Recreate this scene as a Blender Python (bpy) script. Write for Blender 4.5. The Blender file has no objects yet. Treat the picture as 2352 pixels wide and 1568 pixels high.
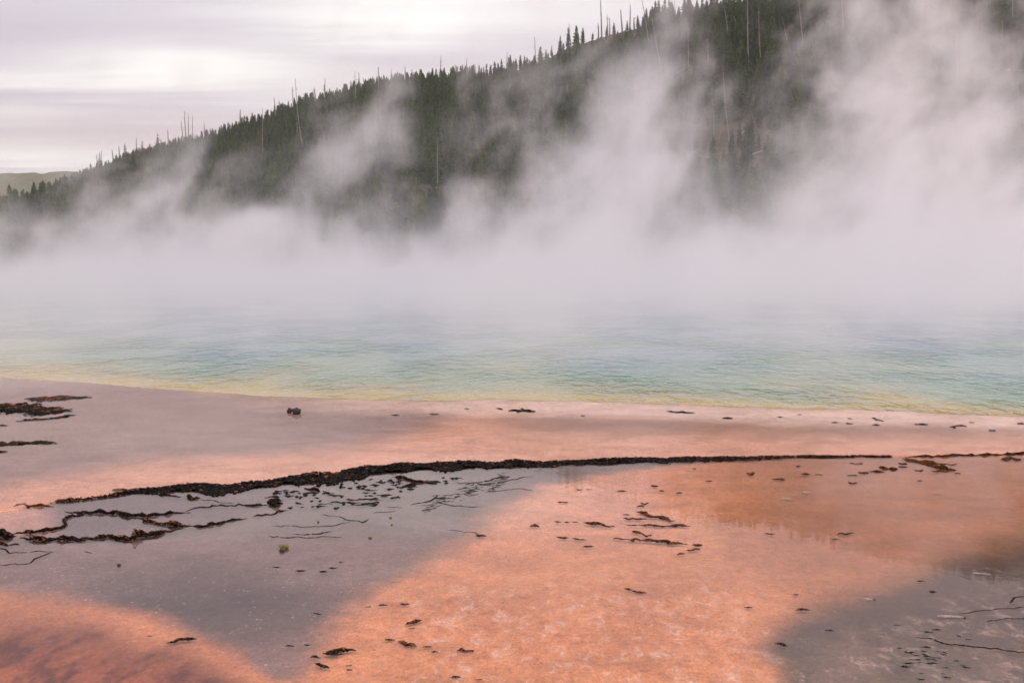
import bpy, bmesh, math, random
import numpy as np
from mathutils import Vector, Matrix

random.seed(7)
RNG = np.random.default_rng(7)
SC = bpy.context.scene
COL = SC.collection

# ------------------------------------------------------------------ camera
CAM_H, FPX, CX, CY, HOR = 2.2, 3267.0, 1176.0, 784.0, 588.0
PITCH = math.atan((CY - HOR) / FPX)
CP, SP = math.cos(PITCH), math.sin(PITCH)
cam_data = bpy.data.cameras.new('camera')
cam_data.sensor_width = 36.0
cam_data.lens = FPX / 2352.0 * 36.0
cam_data.clip_start, cam_data.clip_end = 0.1, 20000
cam = bpy.data.objects.new('camera', cam_data)
COL.objects.link(cam)
cam.location = (0, 0, CAM_H)
cam.rotation_euler = (math.pi / 2 - PITCH, 0, 0)
SC.camera = cam

# ------------------------------------------------------------------ sky, sun, exposure
SUN_EL, SUN_AZ = math.radians(24), math.radians(62)      # low, behind thin cloud, to the right
world = bpy.data.worlds.new('World')
SC.world = world
world.use_nodes = True
def build_world():
    nt = world.node_tree
    nt.nodes.clear()
    N, L = nt.nodes.new, nt.links.new
    out, bg = N('ShaderNodeOutputWorld'), N('ShaderNodeBackground')
    bg.inputs['Strength'].default_value = 0.1
    sky = N('ShaderNodeTexSky')
    sky.sky_type = 'NISHITA'
    sky.sun_disc = False
    sky.sun_elevation = SUN_EL
    sky.sun_rotation = SUN_AZ
    tc = N('ShaderNodeTexCoord')
    sep = N('ShaderNodeSeparateXYZ'); L(tc.outputs['Generated'], sep.inputs[0])
    def m(op, a, b=None, c=None):
        n = N('ShaderNodeMath'); n.operation = op
        for i, v in enumerate((a, b, c)):
            if v is None: continue
            if isinstance(v, (int, float)): n.inputs[i].default_value = v
            else: L(v, n.inputs[i])
        return n.outputs[0]
    zc = m('ADD', m('ABSOLUTE', sep.outputs['Z']), 0.055)
    u, v = m('DIVIDE', sep.outputs['X'], zc), m('DIVIDE', sep.outputs['Y'], zc)
    cv = N('ShaderNodeCombineXYZ'); L(u, cv.inputs[0]); L(v, cv.inputs[1])
    def noise(scale, detail, rough, sx, sy, off):
        mp = N('ShaderNodeMapping'); L(cv.outputs[0], mp.inputs[0])
        mp.inputs['Scale'].default_value = (sx, sy, 1); mp.inputs['Location'].default_value = off
        n = N('ShaderNodeTexNoise'); L(mp.outputs[0], n.inputs['Vector'])
        n.inputs['Scale'].default_value = scale; n.inputs['Detail'].default_value = detail
        n.inputs['Roughness'].default_value = rough; n.inputs['Distortion'].default_value = 0.35
        return n.outputs[0]
    def ramp(f, stops):
        r = N('ShaderNodeValToRGB'); L(f, r.inputs[0])
        e = r.color_ramp.elements
        while len(e) < len(stops): e.new(0.5)
        for k, (p, c) in enumerate(stops):
            e[k].position = p; e[k].color = (*c, 1)
        return r.outputs[0]
    big = noise(0.50, 5, 0.55, 0.62, 1.0, (3.1, 0.4, 0))
    streak = noise(1.6, 6, 0.6, 0.35, 1.4, (1.3, 2.0, 0))
    # thinner, brighter gaps in the cloud deck (bearing, elevation, half-widths)
    az, el = m('DIVIDE', sep.outputs['X'], m('MAXIMUM', sep.outputs['Y'], 0.01)), sep.outputs['Z']
    gap = None
    for (ga, ge, wa, we, st) in [(-.095, .158, .080, .018, .78), (-.245, .124, .095, .015, .95), (-.36, .115, .06, .006, .5), (-.335, .066, .10, .009, .8), (-.06, .183, .10, .010, .5), (-.36, .092, .05, .008, .35), (-.20, .185, .12, .007, .3), (.03, .165, .10, .012, .45), (.30, .30, .2, .03, .8), (-.5, .33, .3, .03, .7)]:
        u = m('DIVIDE', m('ADD', m('SUBTRACT', az, ga), m('MULTIPLY', m('SUBTRACT', streak, 0.5), wa * 1.5)), wa)
        w = m('DIVIDE', m('ADD', m('SUBTRACT', el, ge), m('MULTIPLY', m('SUBTRACT', streak, 0.5), we * 2.6)), we)
        g = m('MULTIPLY', m('EXPONENT', m('MULTIPLY', m('ADD', m('MULTIPLY', u, u), m('MULTIPLY', w, w)), -1.0)), st)
        gap = g if gap is None else m('ADD', gap, g)
    tint = noise(0.33, 2, 0.5, 0.6, 1.0, (-5.0, 2.2, 0))
    body = ramp(tint, [(0.35, (.615, .565, .65)), (0.5, (.69, .60, .65)), (0.66, (.77, .635, .655))])
    br = ramp(big, [(0.47, (0, 0, 0)), (0.70, (1, 1, 1))])
    mx = N('ShaderNodeMix'); mx.data_type = 'RGBA'
    sep_br = N('ShaderNodeSeparateColor'); L(br, sep_br.inputs[0])
    fac = m('ADD', m('MULTIPLY', sep_br.outputs[0], 0.40), m('MULTIPLY', gap, 1.0)); fac = m('ADD', fac, m('MULTIPLY', m('SUBTRACT', streak, 0.5), 0.55))
    fac = m('MINIMUM', m('MAXIMUM', fac, 0.0), 1.0)
    L(fac, mx.inputs['Factor']); L(body, mx.inputs['A']); mx.inputs['B'].default_value = (1.06, 1.025, .99, 1)
    # the cloud deck brightens gently towards the zenith, as an overcast sky does
    lift = m('ADD', m('MULTIPLY', m('MAXIMUM', sep.outputs['Z'], 0.0), 1.05), 0.93)
    vm = N('ShaderNodeVectorMath'); vm.operation = 'SCALE'
    L(mx.outputs['Result'], vm.inputs[0]); L(m('MULTIPLY', lift, 10.0), vm.inputs['Scale'])
    fin = N('ShaderNodeMix'); fin.data_type = 'RGBA'; fin.inputs['Factor'].default_value = 0.93
    L(sky.outputs[0], fin.inputs['A']); L(vm.outputs[0], fin.inputs['B'])
    L(fin.outputs['Result'], bg.inputs['Color']); L(bg.outputs[0], out.inputs[0])
build_world()
sun_data = bpy.data.lights.new('sun', 'SUN')
sun_data.energy = 1.5
sun_data.angle = math.radians(25)
sun_data.color = (1.0, 0.74, 0.62)
sun = bpy.data.objects.new('sun', sun_data)
COL.objects.link(sun)
sd = Vector((math.sin(SUN_AZ) * math.cos(SUN_EL), math.cos(SUN_AZ) * math.cos(SUN_EL), math.sin(SUN_EL)))
sun.rotation_euler = sd.to_track_quat('Z', 'Y').to_euler()
sun.location = sd * 50
vs = SC.view_settings
vs.view_transform, vs.look, vs.gamma, vs.exposure = 'Standard', 'None', 1.0, 0.0
vs.use_curve_mapping = False
cy = SC.cycles
cy.max_bounces, cy.diffuse_bounces, cy.glossy_bounces = 8, 2, 3
cy.transparent_max_bounces, cy.transmission_bounces = 8, 2
cy.volume_bounces = 4
cy.volume_step_rate, cy.volume_max_steps = 3.0, 300
cy.use_denoising = True
cy.use_adaptive_sampling, cy.adaptive_threshold = True, 0.03
cy.caustics_reflective = cy.caustics_refractive = False
cy.use_fast_gi = False

# ------------------------------------------------------------------ helpers
def at(px, py, z=0.0):
    """the point at height z that the photograph shows at pixel (px, py) of its 2352-wide view"""
    dx, dy = (px - CX) / FPX, -(py - CY) / FPX
    d = (dx, CP + dy * SP, -SP + dy * CP)
    t = (CAM_H - z) / -d[2]
    return Vector((d[0] * t, d[1] * t, z))
def ray(px, py):
    dx, dy = (px - CX) / FPX, -(py - CY) / FPX
    return Vector((dx, CP + dy * SP, -SP + dy * CP))
def proj(x, y, z):
    zr = z - CAM_H
    dep = y * CP - zr * SP
    up = y * SP + zr * CP
    dep = np.maximum(dep, 0.05)
    return CX + FPX * x / dep, CY - FPX * up / dep
def sstep(a, b, x):
    t = np.clip((x - a) / (b - a), 0, 1)
    return t * t * (3 - 2 * t)
_TAB = RNG.random((256, 256))
def vnoise(x, y):
    xi, yi = np.floor(x).astype(np.int64), np.floor(y).astype(np.int64)
    fx, fy = x - xi, y - yi
    fx, fy = fx * fx * (3 - 2 * fx), fy * fy * (3 - 2 * fy)
    g = lambda i, j: _TAB[i & 255, j & 255]
    return (g(xi, yi) * (1 - fx) + g(xi + 1, yi) * fx) * (1 - fy) + (g(xi, yi + 1) * (1 - fx) + g(xi + 1, yi + 1) * fx) * fy
def fbm(x, y, oct=4, rough=0.5):
    s, a, t = 0, 1.0, 0
    for k in range(oct):
        s = s + a * vnoise(x * 2 ** k + 17.3 * k, y * 2 ** k + 9.1 * k); t += a; a *= rough
    return s / t - 0.5
def srgb(r, g, b):
    f = lambda c: (c / 255 / 12.92) if c / 255 <= .04045 else ((c / 255 + .055) / 1.055) ** 2.4
    return np.array((f(r), f(g), f(b)))
def tag(o, label=None, cat=None, group=None, kind=None):
    if label: o['label'] = label
    if cat: o['category'] = cat
    if group: o['group'] = group
    if kind: o['kind'] = kind
    return o
def link(name, mesh, parent=None):
    o = bpy.data.objects.new(name, mesh); COL.objects.link(o)
    if parent: o.parent = parent
    return o
def mesh_np(name, verts, faces, mat, cols=None, smooth=False):
    """verts Nx3, faces MxK (all K-gons)"""
    verts, faces = np.asarray(verts, np.float32), np.asarray(faces, np.int32)
    me = bpy.data.meshes.new(name)
    K = faces.shape[1]
    me.vertices.add(len(verts)); me.vertices.foreach_set('co', verts.ravel())
    me.loops.add(faces.size); me.loops.foreach_set('vertex_index', faces.ravel())
    me.polygons.add(len(faces))
    me.polygons.foreach_set('loop_start', np.arange(0, faces.size, K, dtype=np.int32))
    me.polygons.foreach_set('use_smooth', np.full(len(faces), smooth))
    me.update(calc_edges=True); me.validate()
    if cols is not None:
        for nm, c in cols.items():
            c = np.asarray(c, np.float32)
            if c.ndim == 1:
                a = me.attributes.new(nm, 'FLOAT', 'POINT'); a.data.foreach_set('value', c)
            else:
                a = me.attributes.new(nm, 'FLOAT_COLOR', 'POINT')
                a.data.foreach_set('color', np.concatenate([c, np.ones((len(c), 1), np.float32)], 1).ravel())
    me.materials.append(mat)
    return me
def grid_faces(nr, nc):
    i = np.arange((nr - 1) * (nc - 1)); r, c = i // (nc - 1), i % (nc - 1)
    a = r * nc + c
    return np.stack([a, a + 1, a + nc + 1, a + nc], 1)

class Mat:
    """a small node-building helper"""
    def __init__(s, name):
        s.m = bpy.data.materials.new(name); s.m.use_nodes = True
        s.nt = s.m.node_tree; s.nt.nodes.clear()
        s.out = s.N('ShaderNodeOutputMaterial')
    def N(s, t, **kw):
        n = s.nt.nodes.new(t)
        for k, v in kw.items(): setattr(n, k, v)
        return n
    def put(s, sock, v):
        if v is None: return
        if isinstance(v, bpy.types.NodeSocket): s.nt.links.new(v, sock)
        else:
            if isinstance(v, (tuple, list, np.ndarray)) and len(v) == 3 and sock.type == 'RGBA': v = (*v, 1)
            sock.default_value = v
    def math(s, op, a, b=None, c=None, clamp=False):
        n = s.N('ShaderNodeMath', operation=op, use_clamp=clamp)
        for i, v in enumerate((a, b, c)): s.put(n.inputs[i], v)
        return n.outputs[0]
    def mix(s, f, a, b, blend='MIX'):
        n = s.N('ShaderNodeMix', data_type='RGBA', blend_type=blend)
        s.put(n.inputs['Factor'], f); s.put(n.inputs['A'], a); s.put(n.inputs['B'], b)
        return n.outputs['Result']
    def pos(s, scale=(1, 1, 1), obj=False):
        p = s.N('ShaderNodeTexCoord').outputs['Object'] if obj else s.N('ShaderNodeNewGeometry').outputs['Position']
        mp = s.N('ShaderNodeMapping'); s.put(mp.inputs[0], p); mp.inputs['Scale'].default_value = scale
        return mp.outputs[0]
    def noise(s, vec, scale, detail=3, rough=.55, dist=0):
        n = s.N('ShaderNodeTexNoise'); s.put(n.inputs['Vector'], vec)
        for k, v in (('Scale', scale), ('Detail', detail), ('Roughness', rough), ('Distortion', dist)): n.inputs[k].default_value = v
        return n.outputs[0]
    def attr(s, name):
        return s.N('ShaderNodeAttribute', attribute_name=name)
    def range(s, f, a, b, c=0., d=1.):
        n = s.N('ShaderNodeMapRange', clamp=True); n.interpolation_type = 'SMOOTHSTEP'
        for i, v in enumerate((f, a, b, c, d)): s.put(n.inputs[i], v)
        return n.outputs[0]
    def bump(s, h, dist, strength=1., normal=None):
        n = s.N('ShaderNodeBump'); s.put(n.inputs['Height'], h)
        n.inputs['Distance'].default_value = dist; s.put(n.inputs['Strength'], strength)
        if normal: s.put(n.inputs['Normal'], normal)
        return n.outputs[0]
    def principled(s, color, rough=.8, normal=None, spec=.5, ior=1.45):
        b = s.N('ShaderNodeBsdfPrincipled')
        s.put(b.inputs['Base Color'], color); s.put(b.inputs['Roughness'], rough); s.put(b.inputs['Normal'], normal)
        b.inputs['Specular IOR Level'].default_value = spec; b.inputs['IOR'].default_value = ior
        s.nt.links.new(b.outputs[0], s.out.inputs['Surface'])
        return b

# ------------------------------------------------------------------ materials
def mat_ground():
    m = Mat('bacterial_mat')
    col = m.attr('tone').outputs['Color']
    crust = m.attr('crust').outputs['Fac']
    p = m.pos()
    n1 = m.noise(p, 1.6, 5, .6, .4)
    n2 = m.noise(p, 22, 4, .65)
    n3 = m.noise(m.pos((1.35, .62, 1)), 6.5, 5, .72, .5)
    c = m.mix(1, col, m.mix(m.range(n1, .25, .75), (.80, .78, .78), (1.16, 1.18, 1.2)), 'MULTIPLY')
    c = m.mix(m.math('MULTIPLY', m.range(n2, .35, .7), .8), c, m.mix(1, c, (.74, .70, .69), 'MULTIPLY'))
    n4 = m.noise(p, 55, 3, .7)
    c = m.mix(m.range(n4, .52, .72), c, m.mix(1, c, (1.25, 1.25, 1.25), 'MULTIPLY'))
    # pale mineral crust in lacy patches where the mat dries out
    lace = m.math('MULTIPLY', m.range(n3, .5, .63), m.math('MULTIPLY', crust, m.range(n2, .36, .56)))
    c = m.mix(m.math('MULTIPLY', lace, .5), c, (.80, .58, .49))
    dk = m.math('MULTIPLY', m.range(n3, .47, .33), m.math('MULTIPLY', crust, .6))
    c = m.mix(dk, c, m.mix(1, c, (.62, .50, .45), 'MULTIPLY'))
    # small pale grains lying on the mat
    v = m.N('ShaderNodeTexVoronoi'); m.put(v.inputs['Vector'], m.pos((1, .75, 1))); v.inputs['Scale'].default_value = 15
    grain = m.math('MULTIPLY', m.range(v.outputs['Distance'], .20, .10), m.math('GREATER_THAN', m.N('ShaderNodeSeparateColor').outputs[0], .0))
    sp = m.N('ShaderNodeSeparateColor'); m.put(sp.inputs[0], v.outputs['Color'])
    grain = m.math('MULTIPLY', m.range(v.outputs['Distance'], m.math('MULTIPLY', n2, .40), .06), m.math('GREATER_THAN', sp.outputs[0], .86))
    grain = m.math('MULTIPLY', grain, m.math('MULTIPLY', m.attr('grain').outputs['Fac'], m.range(n1, .35, .6)))
    c = m.mix(m.math('MULTIPLY', grain, .6), c, (.66, .54, .50))
    n5 = m.noise(m.pos((1, .5, 1)), 13, 3, .7)
    c = m.mix(1, c, m.mix(m.range(n5, .36, .64), (.93, .92, .915), (1.07, 1.075, 1.08)), 'MULTIPLY')
    v2 = m.N('ShaderNodeTexVoronoi'); m.put(v2.inputs['Vector'], m.pos((1, .6, 1))); v2.inputs['Scale'].default_value = 32
    s2 = m.N('ShaderNodeSeparateColor'); m.put(s2.inputs[0], v2.outputs['Color'])
    g2 = m.math('MULTIPLY', m.range(v2.outputs['Distance'], m.math('MULTIPLY', n2, .75), .12), m.math('GREATER_THAN', s2.outputs[0], .70))
    c = m.mix(m.math('MULTIPLY', g2, m.math('MULTIPLY', m.math('MULTIPLY', m.attr('grain').outputs['Fac'], m.range(n3, .4, .6)), .5)), c, (.66, .54, .50))
    g3 = m.math('MULTIPLY', m.range(v2.outputs['Distance'], .40, .2), m.math('LESS_THAN', s2.outputs[0], .16))
    c = m.mix(m.math('MULTIPLY', g3, .4), c, m.mix(1, c, (.35, .32, .32), 'MULTIPLY'))
    n6 = m.noise(m.pos((1, .42, 1)), 70, 2, .8)
    c = m.mix(1, c, m.mix(m.range(n6, .30, .70), (.82, .80, .79), (1.18, 1.19, 1.20)), 'MULTIPLY')
    h = m.math('ADD', n2, m.math('MULTIPLY', n3, 1.5))
    m.principled(c, .85, m.bump(h, .006, .7), spec=.15)
    return m.m
def mat_film(name, ripple, strength, share=.72):
    m = Mat(name)
    p1 = m.pos((1, .55, 1)); p2 = m.pos((1, 1, 1))
    calm = m.range(m.noise(p2, .55, 3, .5), .38, .66, .35, 1.0)
    h = m.math('ADD', m.noise(p1, ripple, 2, .5, .5), m.math('MULTIPLY', m.noise(p2, ripple * 2.7, 2, .5), .35))
    nrm = m.bump(h, strength, calm)
    fr = m.N('ShaderNodeFresnel'); m.put(fr.inputs['Normal'], nrm)
    # a film has air above and no bulk below: the same weak mirror from either side
    m.put(fr.inputs['IOR'], m.math('MULTIPLY_ADD', m.N('ShaderNodeNewGeometry').outputs['Backfacing'], 1 / 1.33 - 1.33, 1.33))
    tr = m.N('ShaderNodeBsdfTransparent'); tr.inputs[0].default_value = (.96, .95, .94, 1)
    gl = m.N('ShaderNodeBsdfGlossy'); gl.inputs['Roughness'].default_value = .015; m.put(gl.inputs['Normal'], nrm)
    mx = m.N('ShaderNodeMixShader'); m.put(mx.inputs[0], m.math('MULTIPLY', fr.outputs[0], share)); m.put(mx.inputs[1], tr.outputs[0]); m.put(mx.inputs[2], gl.outputs[0])
    m.nt.links.new(mx.outputs[0], m.out.inputs['Surface'])
    return m.m
def mat_spring():
    m = Mat('spring_water')
    col = m.attr('tone').outputs['Color']
    pa, pb = m.pos((1.7, .8, 1)), m.pos((1.5, .8, 1))
    w1 = m.noise(pa, 1.7, 3, .55, .3)
    w2 = m.noise(pb, 7.5, 2, .5, .4)
    gust = m.range(m.noise(pb, .30, 2, .5), .38, .62, .25, 1.6)
    h = m.math('ADD', w1, m.math('MULTIPLY', w2, .16))
    m.principled(col, .06, m.bump(h, .38, gust), spec=.5, ior=1.33)
    return m.m
def mat_clump():
    m = Mat('mat_clump')
    col = m.attr('tone').outputs['Color']
    n = m.noise(m.pos(), 90, 3, .6)
    c = m.mix(1, col, m.mix(n, (.5, .5, .5), (1.45, 1.4, 1.35)), 'MULTIPLY')
    m.principled(c, m.range(n, .3, .7, .65, .95), m.bump(n, .004, .8), spec=.12)
    return m.m
def mat_hill():
    m = Mat('hill_soil')
    p = m.pos()
    n1, n2, n3 = m.noise(p, .03, 4, .6), m.noise(p, .45, 5, .7), m.noise(m.pos((1, 1, .3)), 1.6, 4, .65)
    c = m.mix(m.range(n1, .35, .65), (.06, .056, .046), (.115, .085, .06))
    c = m.mix(m.range(n2, .42, .62), c, (.05, .062, .036))
    c = m.mix(m.range(n3, .60, .72), c, (.26, .22, .18))
    m.principled(c, .95, m.bump(n2, .8, .8), spec=.1)
    return m.m
def mat_far():
    m = Mat('far_forest')
    n = m.noise(m.pos((1, 1, .5)), .03, 5, .75)
    c = m.mix(n, (.09, .115, .07), (.22, .22, .14))
    m.principled(c, 1, m.bump(n, 8, 1), spec=0)
    return m.m
def mat_needles(name, a, b):
    m = Mat(name)
    oi = m.N('ShaderNodeObjectInfo').outputs['Random']
    n = m.noise(m.pos(), .9, 3, .6)
    c = m.mix(m.range(n, .3, .7), a, b)
    c = m.mix(1, c, m.mix(oi, (.55, .66, .70), (1.55, 1.30, .95)), 'MULTIPLY')
    m.principled(c, .8, None, spec=.15)
    return m.m
def mat_wood(name, a, b):
    m = Mat(name)
    n = m.noise(m.pos((1, 1, .25)), 3.0, 4, .65)
    m.principled(m.mix(n, a, b), .85, m.bump(n, .03, .6), spec=.15)
    return m.m
M_GROUND, M_SPRING, M_CLUMP = mat_ground(), mat_spring(), mat_clump()
M_FILM_LOW, M_FILM_UP = mat_film('film_low', 7.0, .0006), mat_film('film_up', 9.0, .0020, .52)
M_HILL, M_FAR = mat_hill(), mat_far()
M_NEEDLE = mat_needles('needles', (.030, .072, .036), (.105, .150, .062))
M_NEEDLE_OLD = mat_needles('needles_old', (.022, .034, .020), (.050, .060, .035))
M_BARK, M_SNAG, M_LOG = mat_wood('bark', (.05, .04, .032), (.13, .10, .08)), mat_wood('snag', (.20, .175, .155), (.42, .38, .35)), mat_wood('log', (.30, .26, .23), (.55, .49, .44))
def mat_stone(name, a, b):
    m = Mat(name)
    n = m.noise(m.pos(), 60, 4, .6)
    m.principled(m.mix(n, a, b), .7, m.bump(n, .006, .8), spec=.3)
    return m.m
M_STONE, M_PALE = mat_stone('dark_stone', (.03, .024, .022), (.10, .075, .065)), mat_stone('pale_stone', (.10, .085, .03), (.30, .24, .10))
M_CRUST = mat_stone('pale_crust', (.30, .22, .18), (.50, .40, .34))

# ------------------------------------------------------------------ ground
Z_UP = 0.022                                             # the upper terrace is dammed a little higher than the lower flat
RIM = [(-900, 1330), (-300, 1215), (0, 1176), (60, 1164), (150, 1148), (196, 1146), (252, 1139), (308, 1127), (364, 1124), (420, 1118), (476, 1117), (532, 1118), (588, 1112),
       (648, 1103), (732, 1093), (844, 1080), (956, 1072), (1068, 1066), (1223, 1064), (1367, 1059), (1559, 1053), (1703, 1052), (1847, 1049), (2049, 1048), (2068, 1047), (2183, 1045), (2352, 1041), (2800, 1030), (3400, 1022)]
SHORE = [(-900, 800), (-400, 840), (0, 868), (200, 880), (400, 897), (600, 910), (850, 918), (1150, 918), (1450, 925), (1700, 935), (2000, 943), (2352, 955), (2800, 962), (3400, 950)]
RX, RY = np.array(RIM).T
SX, SY = np.array(SHORE).T
rim_w = np.array([at(x, y, 0)[:2] for x, y in RIM]); shore_w = np.array([at(x, y, Z_UP)[:2] for x, y in SHORE])
rimY = lambda x: np.interp(x, rim_w[:, 0], rim_w[:, 1])
def shoreY(x):
    y = np.interp(x, shore_w[:, 0], shore_w[:, 1])
    y = y + .42 * fbm(x * .8, x * 0 + 2.2, 3) + .16 * fbm(x * 4.5, x * 0 + 7.7, 3)
    return y + np.where(np.abs(x) > 12, (np.abs(x) - 12) ** 2 * .012, 0)
def paint(x, y):
    """colour of the mat at ground points, some hill reflection painted in, with crust and grain weights"""
    px, py = proj(x, y, np.zeros_like(x))
    px, py = np.clip(px, -2500, 5000), np.clip(py, 595, 2600)
    w1, w2 = fbm(x * .55, y * .55, 4), fbm(x * .55 + 40, y * .55 + 11, 4)
    w3 = fbm(x * 3.4, y * 2.4, 5, .62)
    qx, qy = px + 130 * w1 + 85 * w3, py + 70 * w2 + 38 * w3
    def mix(c, d, f): return c * (1 - f[:, None]) + np.asarray(d)[None] * f[:, None]
    # lower flat
    c = np.tile(np.array((.71, .285, .115)), (len(x), 1))
    top = sstep(1330, 1130, qy) * sstep(1750, 1350, qx)
    c = mix(c, (.80, .385, .245), top * .85)
    c = mix(c, (.77, .30, .115), sstep(1380, 1500, qy) * .7)
    c = mix(c, (.42, .165, .07), sstep(1500, 1850, qx) * sstep(1420, 1260, qy) * .9)  # brown right flat: orange-brown mat, painted darker still for the hill's reflection
    crust = sstep(1250, 1420, qy) * sstep(720, 1060, qx) * sstep(1900, 1600, qx)
    grain = np.full(len(x), .25)
    fb = np.interp(py, [1060, 1080, 1110, 1150, 1190, 1250, 1300, 1360, 1420, 1480, 1560, 1700, 2000], [1550, 1420, 1270, 1180, 1100, 1010, 950, 870, 800, 745, 690, 600, 400])
    B = sstep(70, -80, qx - fb)
    dark = np.exp(-(((px - 470) / 330) ** 2 + ((py - 1380) / 95) ** 2))
    c = mix(c, (.225, .150, .130), B * .96)
    mot = sstep(-.10, .16, fbm(x * 1.7 + 3, y * 1.3, 5, .62))
    c = mix(c, (.33, .215, .185), B * mot * .6)
    c = mix(c, (.105, .078, .074), B * np.clip(dark * 1.1, 0, 1))
    c = mix(c, (.13, .115, .115), B * sstep(1275, 1200, qy) * .55)
    pk = sstep(1100, 1170, py) * sstep(150, 60, px - (py - 1150) * .3) * sstep(1245, 1200, py)
    c = mix(c, (.70, .36, .26), pk * .8)
    grain = np.maximum(grain, B * sstep(1200, 1300, py))
    fa = np.interp(px, [-900, 0, 200, 400, 560, 680, 800, 1000], [1335, 1350, 1368, 1425, 1505, 1590, 1690, 1900])
    dA = qy - fa
    c = mix(c, (.72, .285, .13), sstep(-25, 35, dA))
    stri = sstep(-.15, .2, fbm(x * 9, y * 3.4, 5, .7))
    c = mix(c, (.15, .025, .008), sstep(10, 110, dA) * (.72 + .28 * stri))
    c = mix(c, (.44, .115, .040), sstep(60, 190, dA) * (1 - stri) * .75)
    grain = grain * (1 - .7 * sstep(0, 60, dA))
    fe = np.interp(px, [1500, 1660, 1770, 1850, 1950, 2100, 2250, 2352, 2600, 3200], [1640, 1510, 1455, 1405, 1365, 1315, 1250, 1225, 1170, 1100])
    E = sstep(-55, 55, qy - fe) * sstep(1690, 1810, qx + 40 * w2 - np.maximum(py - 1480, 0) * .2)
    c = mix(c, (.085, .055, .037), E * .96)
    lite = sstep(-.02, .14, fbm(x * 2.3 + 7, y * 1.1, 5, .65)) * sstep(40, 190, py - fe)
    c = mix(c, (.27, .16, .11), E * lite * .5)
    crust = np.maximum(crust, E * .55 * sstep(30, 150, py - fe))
    # upper terrace
    rp, shp = np.interp(px, RX, RY), np.interp(px, SX, SY)
    up = py < rp
    d = rp - qy
    u = np.tile(np.array((.76, .41, .275)), (len(x), 1))
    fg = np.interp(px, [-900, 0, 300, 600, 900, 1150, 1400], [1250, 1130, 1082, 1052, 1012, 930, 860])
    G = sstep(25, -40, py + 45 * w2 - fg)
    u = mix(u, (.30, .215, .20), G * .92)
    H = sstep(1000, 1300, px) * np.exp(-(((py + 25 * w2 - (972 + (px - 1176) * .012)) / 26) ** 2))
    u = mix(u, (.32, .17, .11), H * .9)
    I = sstep(48, 18, py - shp + 25 * w1) * sstep(350, 1100, px)
    u = mix(u, (.86, .64, .53), I * .9)
    u = mix(u, (.50, .38, .12), np.exp(-((py - shp - 2) / 5) ** 2) * sstep(-.05, .12, fbm(x * 2.3, y * 2.3, 3)) * .8)
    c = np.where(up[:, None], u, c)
    crust = np.where(up, .85 * I + .25 * sstep(70, 20, d), crust); grain = np.where(up, .15 + .4 * I, grain)
    # far beyond the spring: grey-brown sinter flats
    far = sstep(60, 110, y)
    c = mix(c, (.25, .20, .16), far)
    return c, crust, grain, up, rp - py, E, lite
def build_ground():
    ys = [-40., -15., -4., 0., 2., 3.5, 5., 6.]
    while ys[-1] < 27: ys.append(ys[-1] + max(.018, .00030 * ys[-1] ** 2))
    while ys[-1] < 6000: ys.append(ys[-1] * 1.12)
    ys = np.array(ys)
    inner = np.linspace(-.52, .52, 640)
    ex = .52 * 1.35 ** np.arange(1, 11)
    us = np.concatenate([-ex[::-1], inner, ex])
    Y = np.repeat(ys, len(us)); X = np.tile(us, len(ys)) * np.maximum(Y, 6)
    c, crust, grain, up, d, E, lite = paint(X, Y)
    z = np.where(up, Z_UP - .018, -.020) + .012 * fbm(X * 1.3, Y * 1.3, 4) + .010 * fbm(X * 7, Y * 7, 3)
    z += crust * (.006 + .030 * fbm(X * 6 + 5, Y * 6, 4, .7)) * np.where(up, .3, 1) + E * lite * .008
    gap = shoreY(X) - Y                                      # the flat shelves up to the brim of the spring
    k = sstep(1.0, .15, gap) * sstep(-.5, -.3, gap)
    z = z * (1 - k) + (Z_UP - .003) * k
    z = np.where(gap < -.5, np.minimum(z, Z_UP - .05), z)
    z = np.where(Y > 40, -.35, z); z = np.where(Y > 120, -.02, z)
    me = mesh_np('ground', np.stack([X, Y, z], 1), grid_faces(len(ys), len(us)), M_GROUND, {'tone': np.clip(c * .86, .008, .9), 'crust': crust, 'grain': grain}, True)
    tag(link('ground', me), kind='structure')
build_ground()
def sheet(name, lo, hi, z, x0, x1, nx, ny, mat, tone=None, pw=1.0):
    xs = np.linspace(x0, x1, nx); t = np.linspace(0, 1, ny) ** pw
    a, b = lo(xs), hi(xs)
    Y = a[None] + t[:, None] * (b - a)[None]; X = np.tile(xs, (ny, 1))
    V = np.stack([X.ravel(), Y.ravel(), np.full(X.size, z)], 1)
    at_ = None
    if tone is not None: at_ = {'tone': tone(X.ravel(), Y.ravel())}
    return tag(link(name, mesh_np(name, V, grid_faces(ny, nx), mat, at_, True)), kind='structure')
sheet('shallow_water', lambda x: np.full_like(x, -3.), lambda x: rimY(x), 0.0, -30, 30, 240, 12, M_FILM_LOW)
sheet('shallow_water', lambda x: rimY(x) + .02, lambda x: shoreY(x) - .002, Z_UP, -62, 62, 420, 6, M_FILM_UP)
def spring_tone(X, Y):
    d = Y - shoreY(X)
    d = d * np.clip(1 + 2.4 * fbm(X * .5 + 3, Y * .25, 4), .25, 3) + 5 * fbm(X * .16, Y * .10, 4) * sstep(2, 9, d)
    st = [(0, (.40, .27, .010)), (.6, (.40, .31, .015)), (1.1, (.25, .25, .06)), (2.6, (.085, .20, .065)), (5., (.03, .18, .10)), (10., (.012, .16, .16)), (18., (.006, .135, .205)), (40, (.005, .12, .22)), (100, (.02, .14, .22))]
    xs = [s[0] for s in st]
    return np.stack([np.interp(d, xs, [s[1][k] for s in st]) for k in range(3)], 1)
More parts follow.
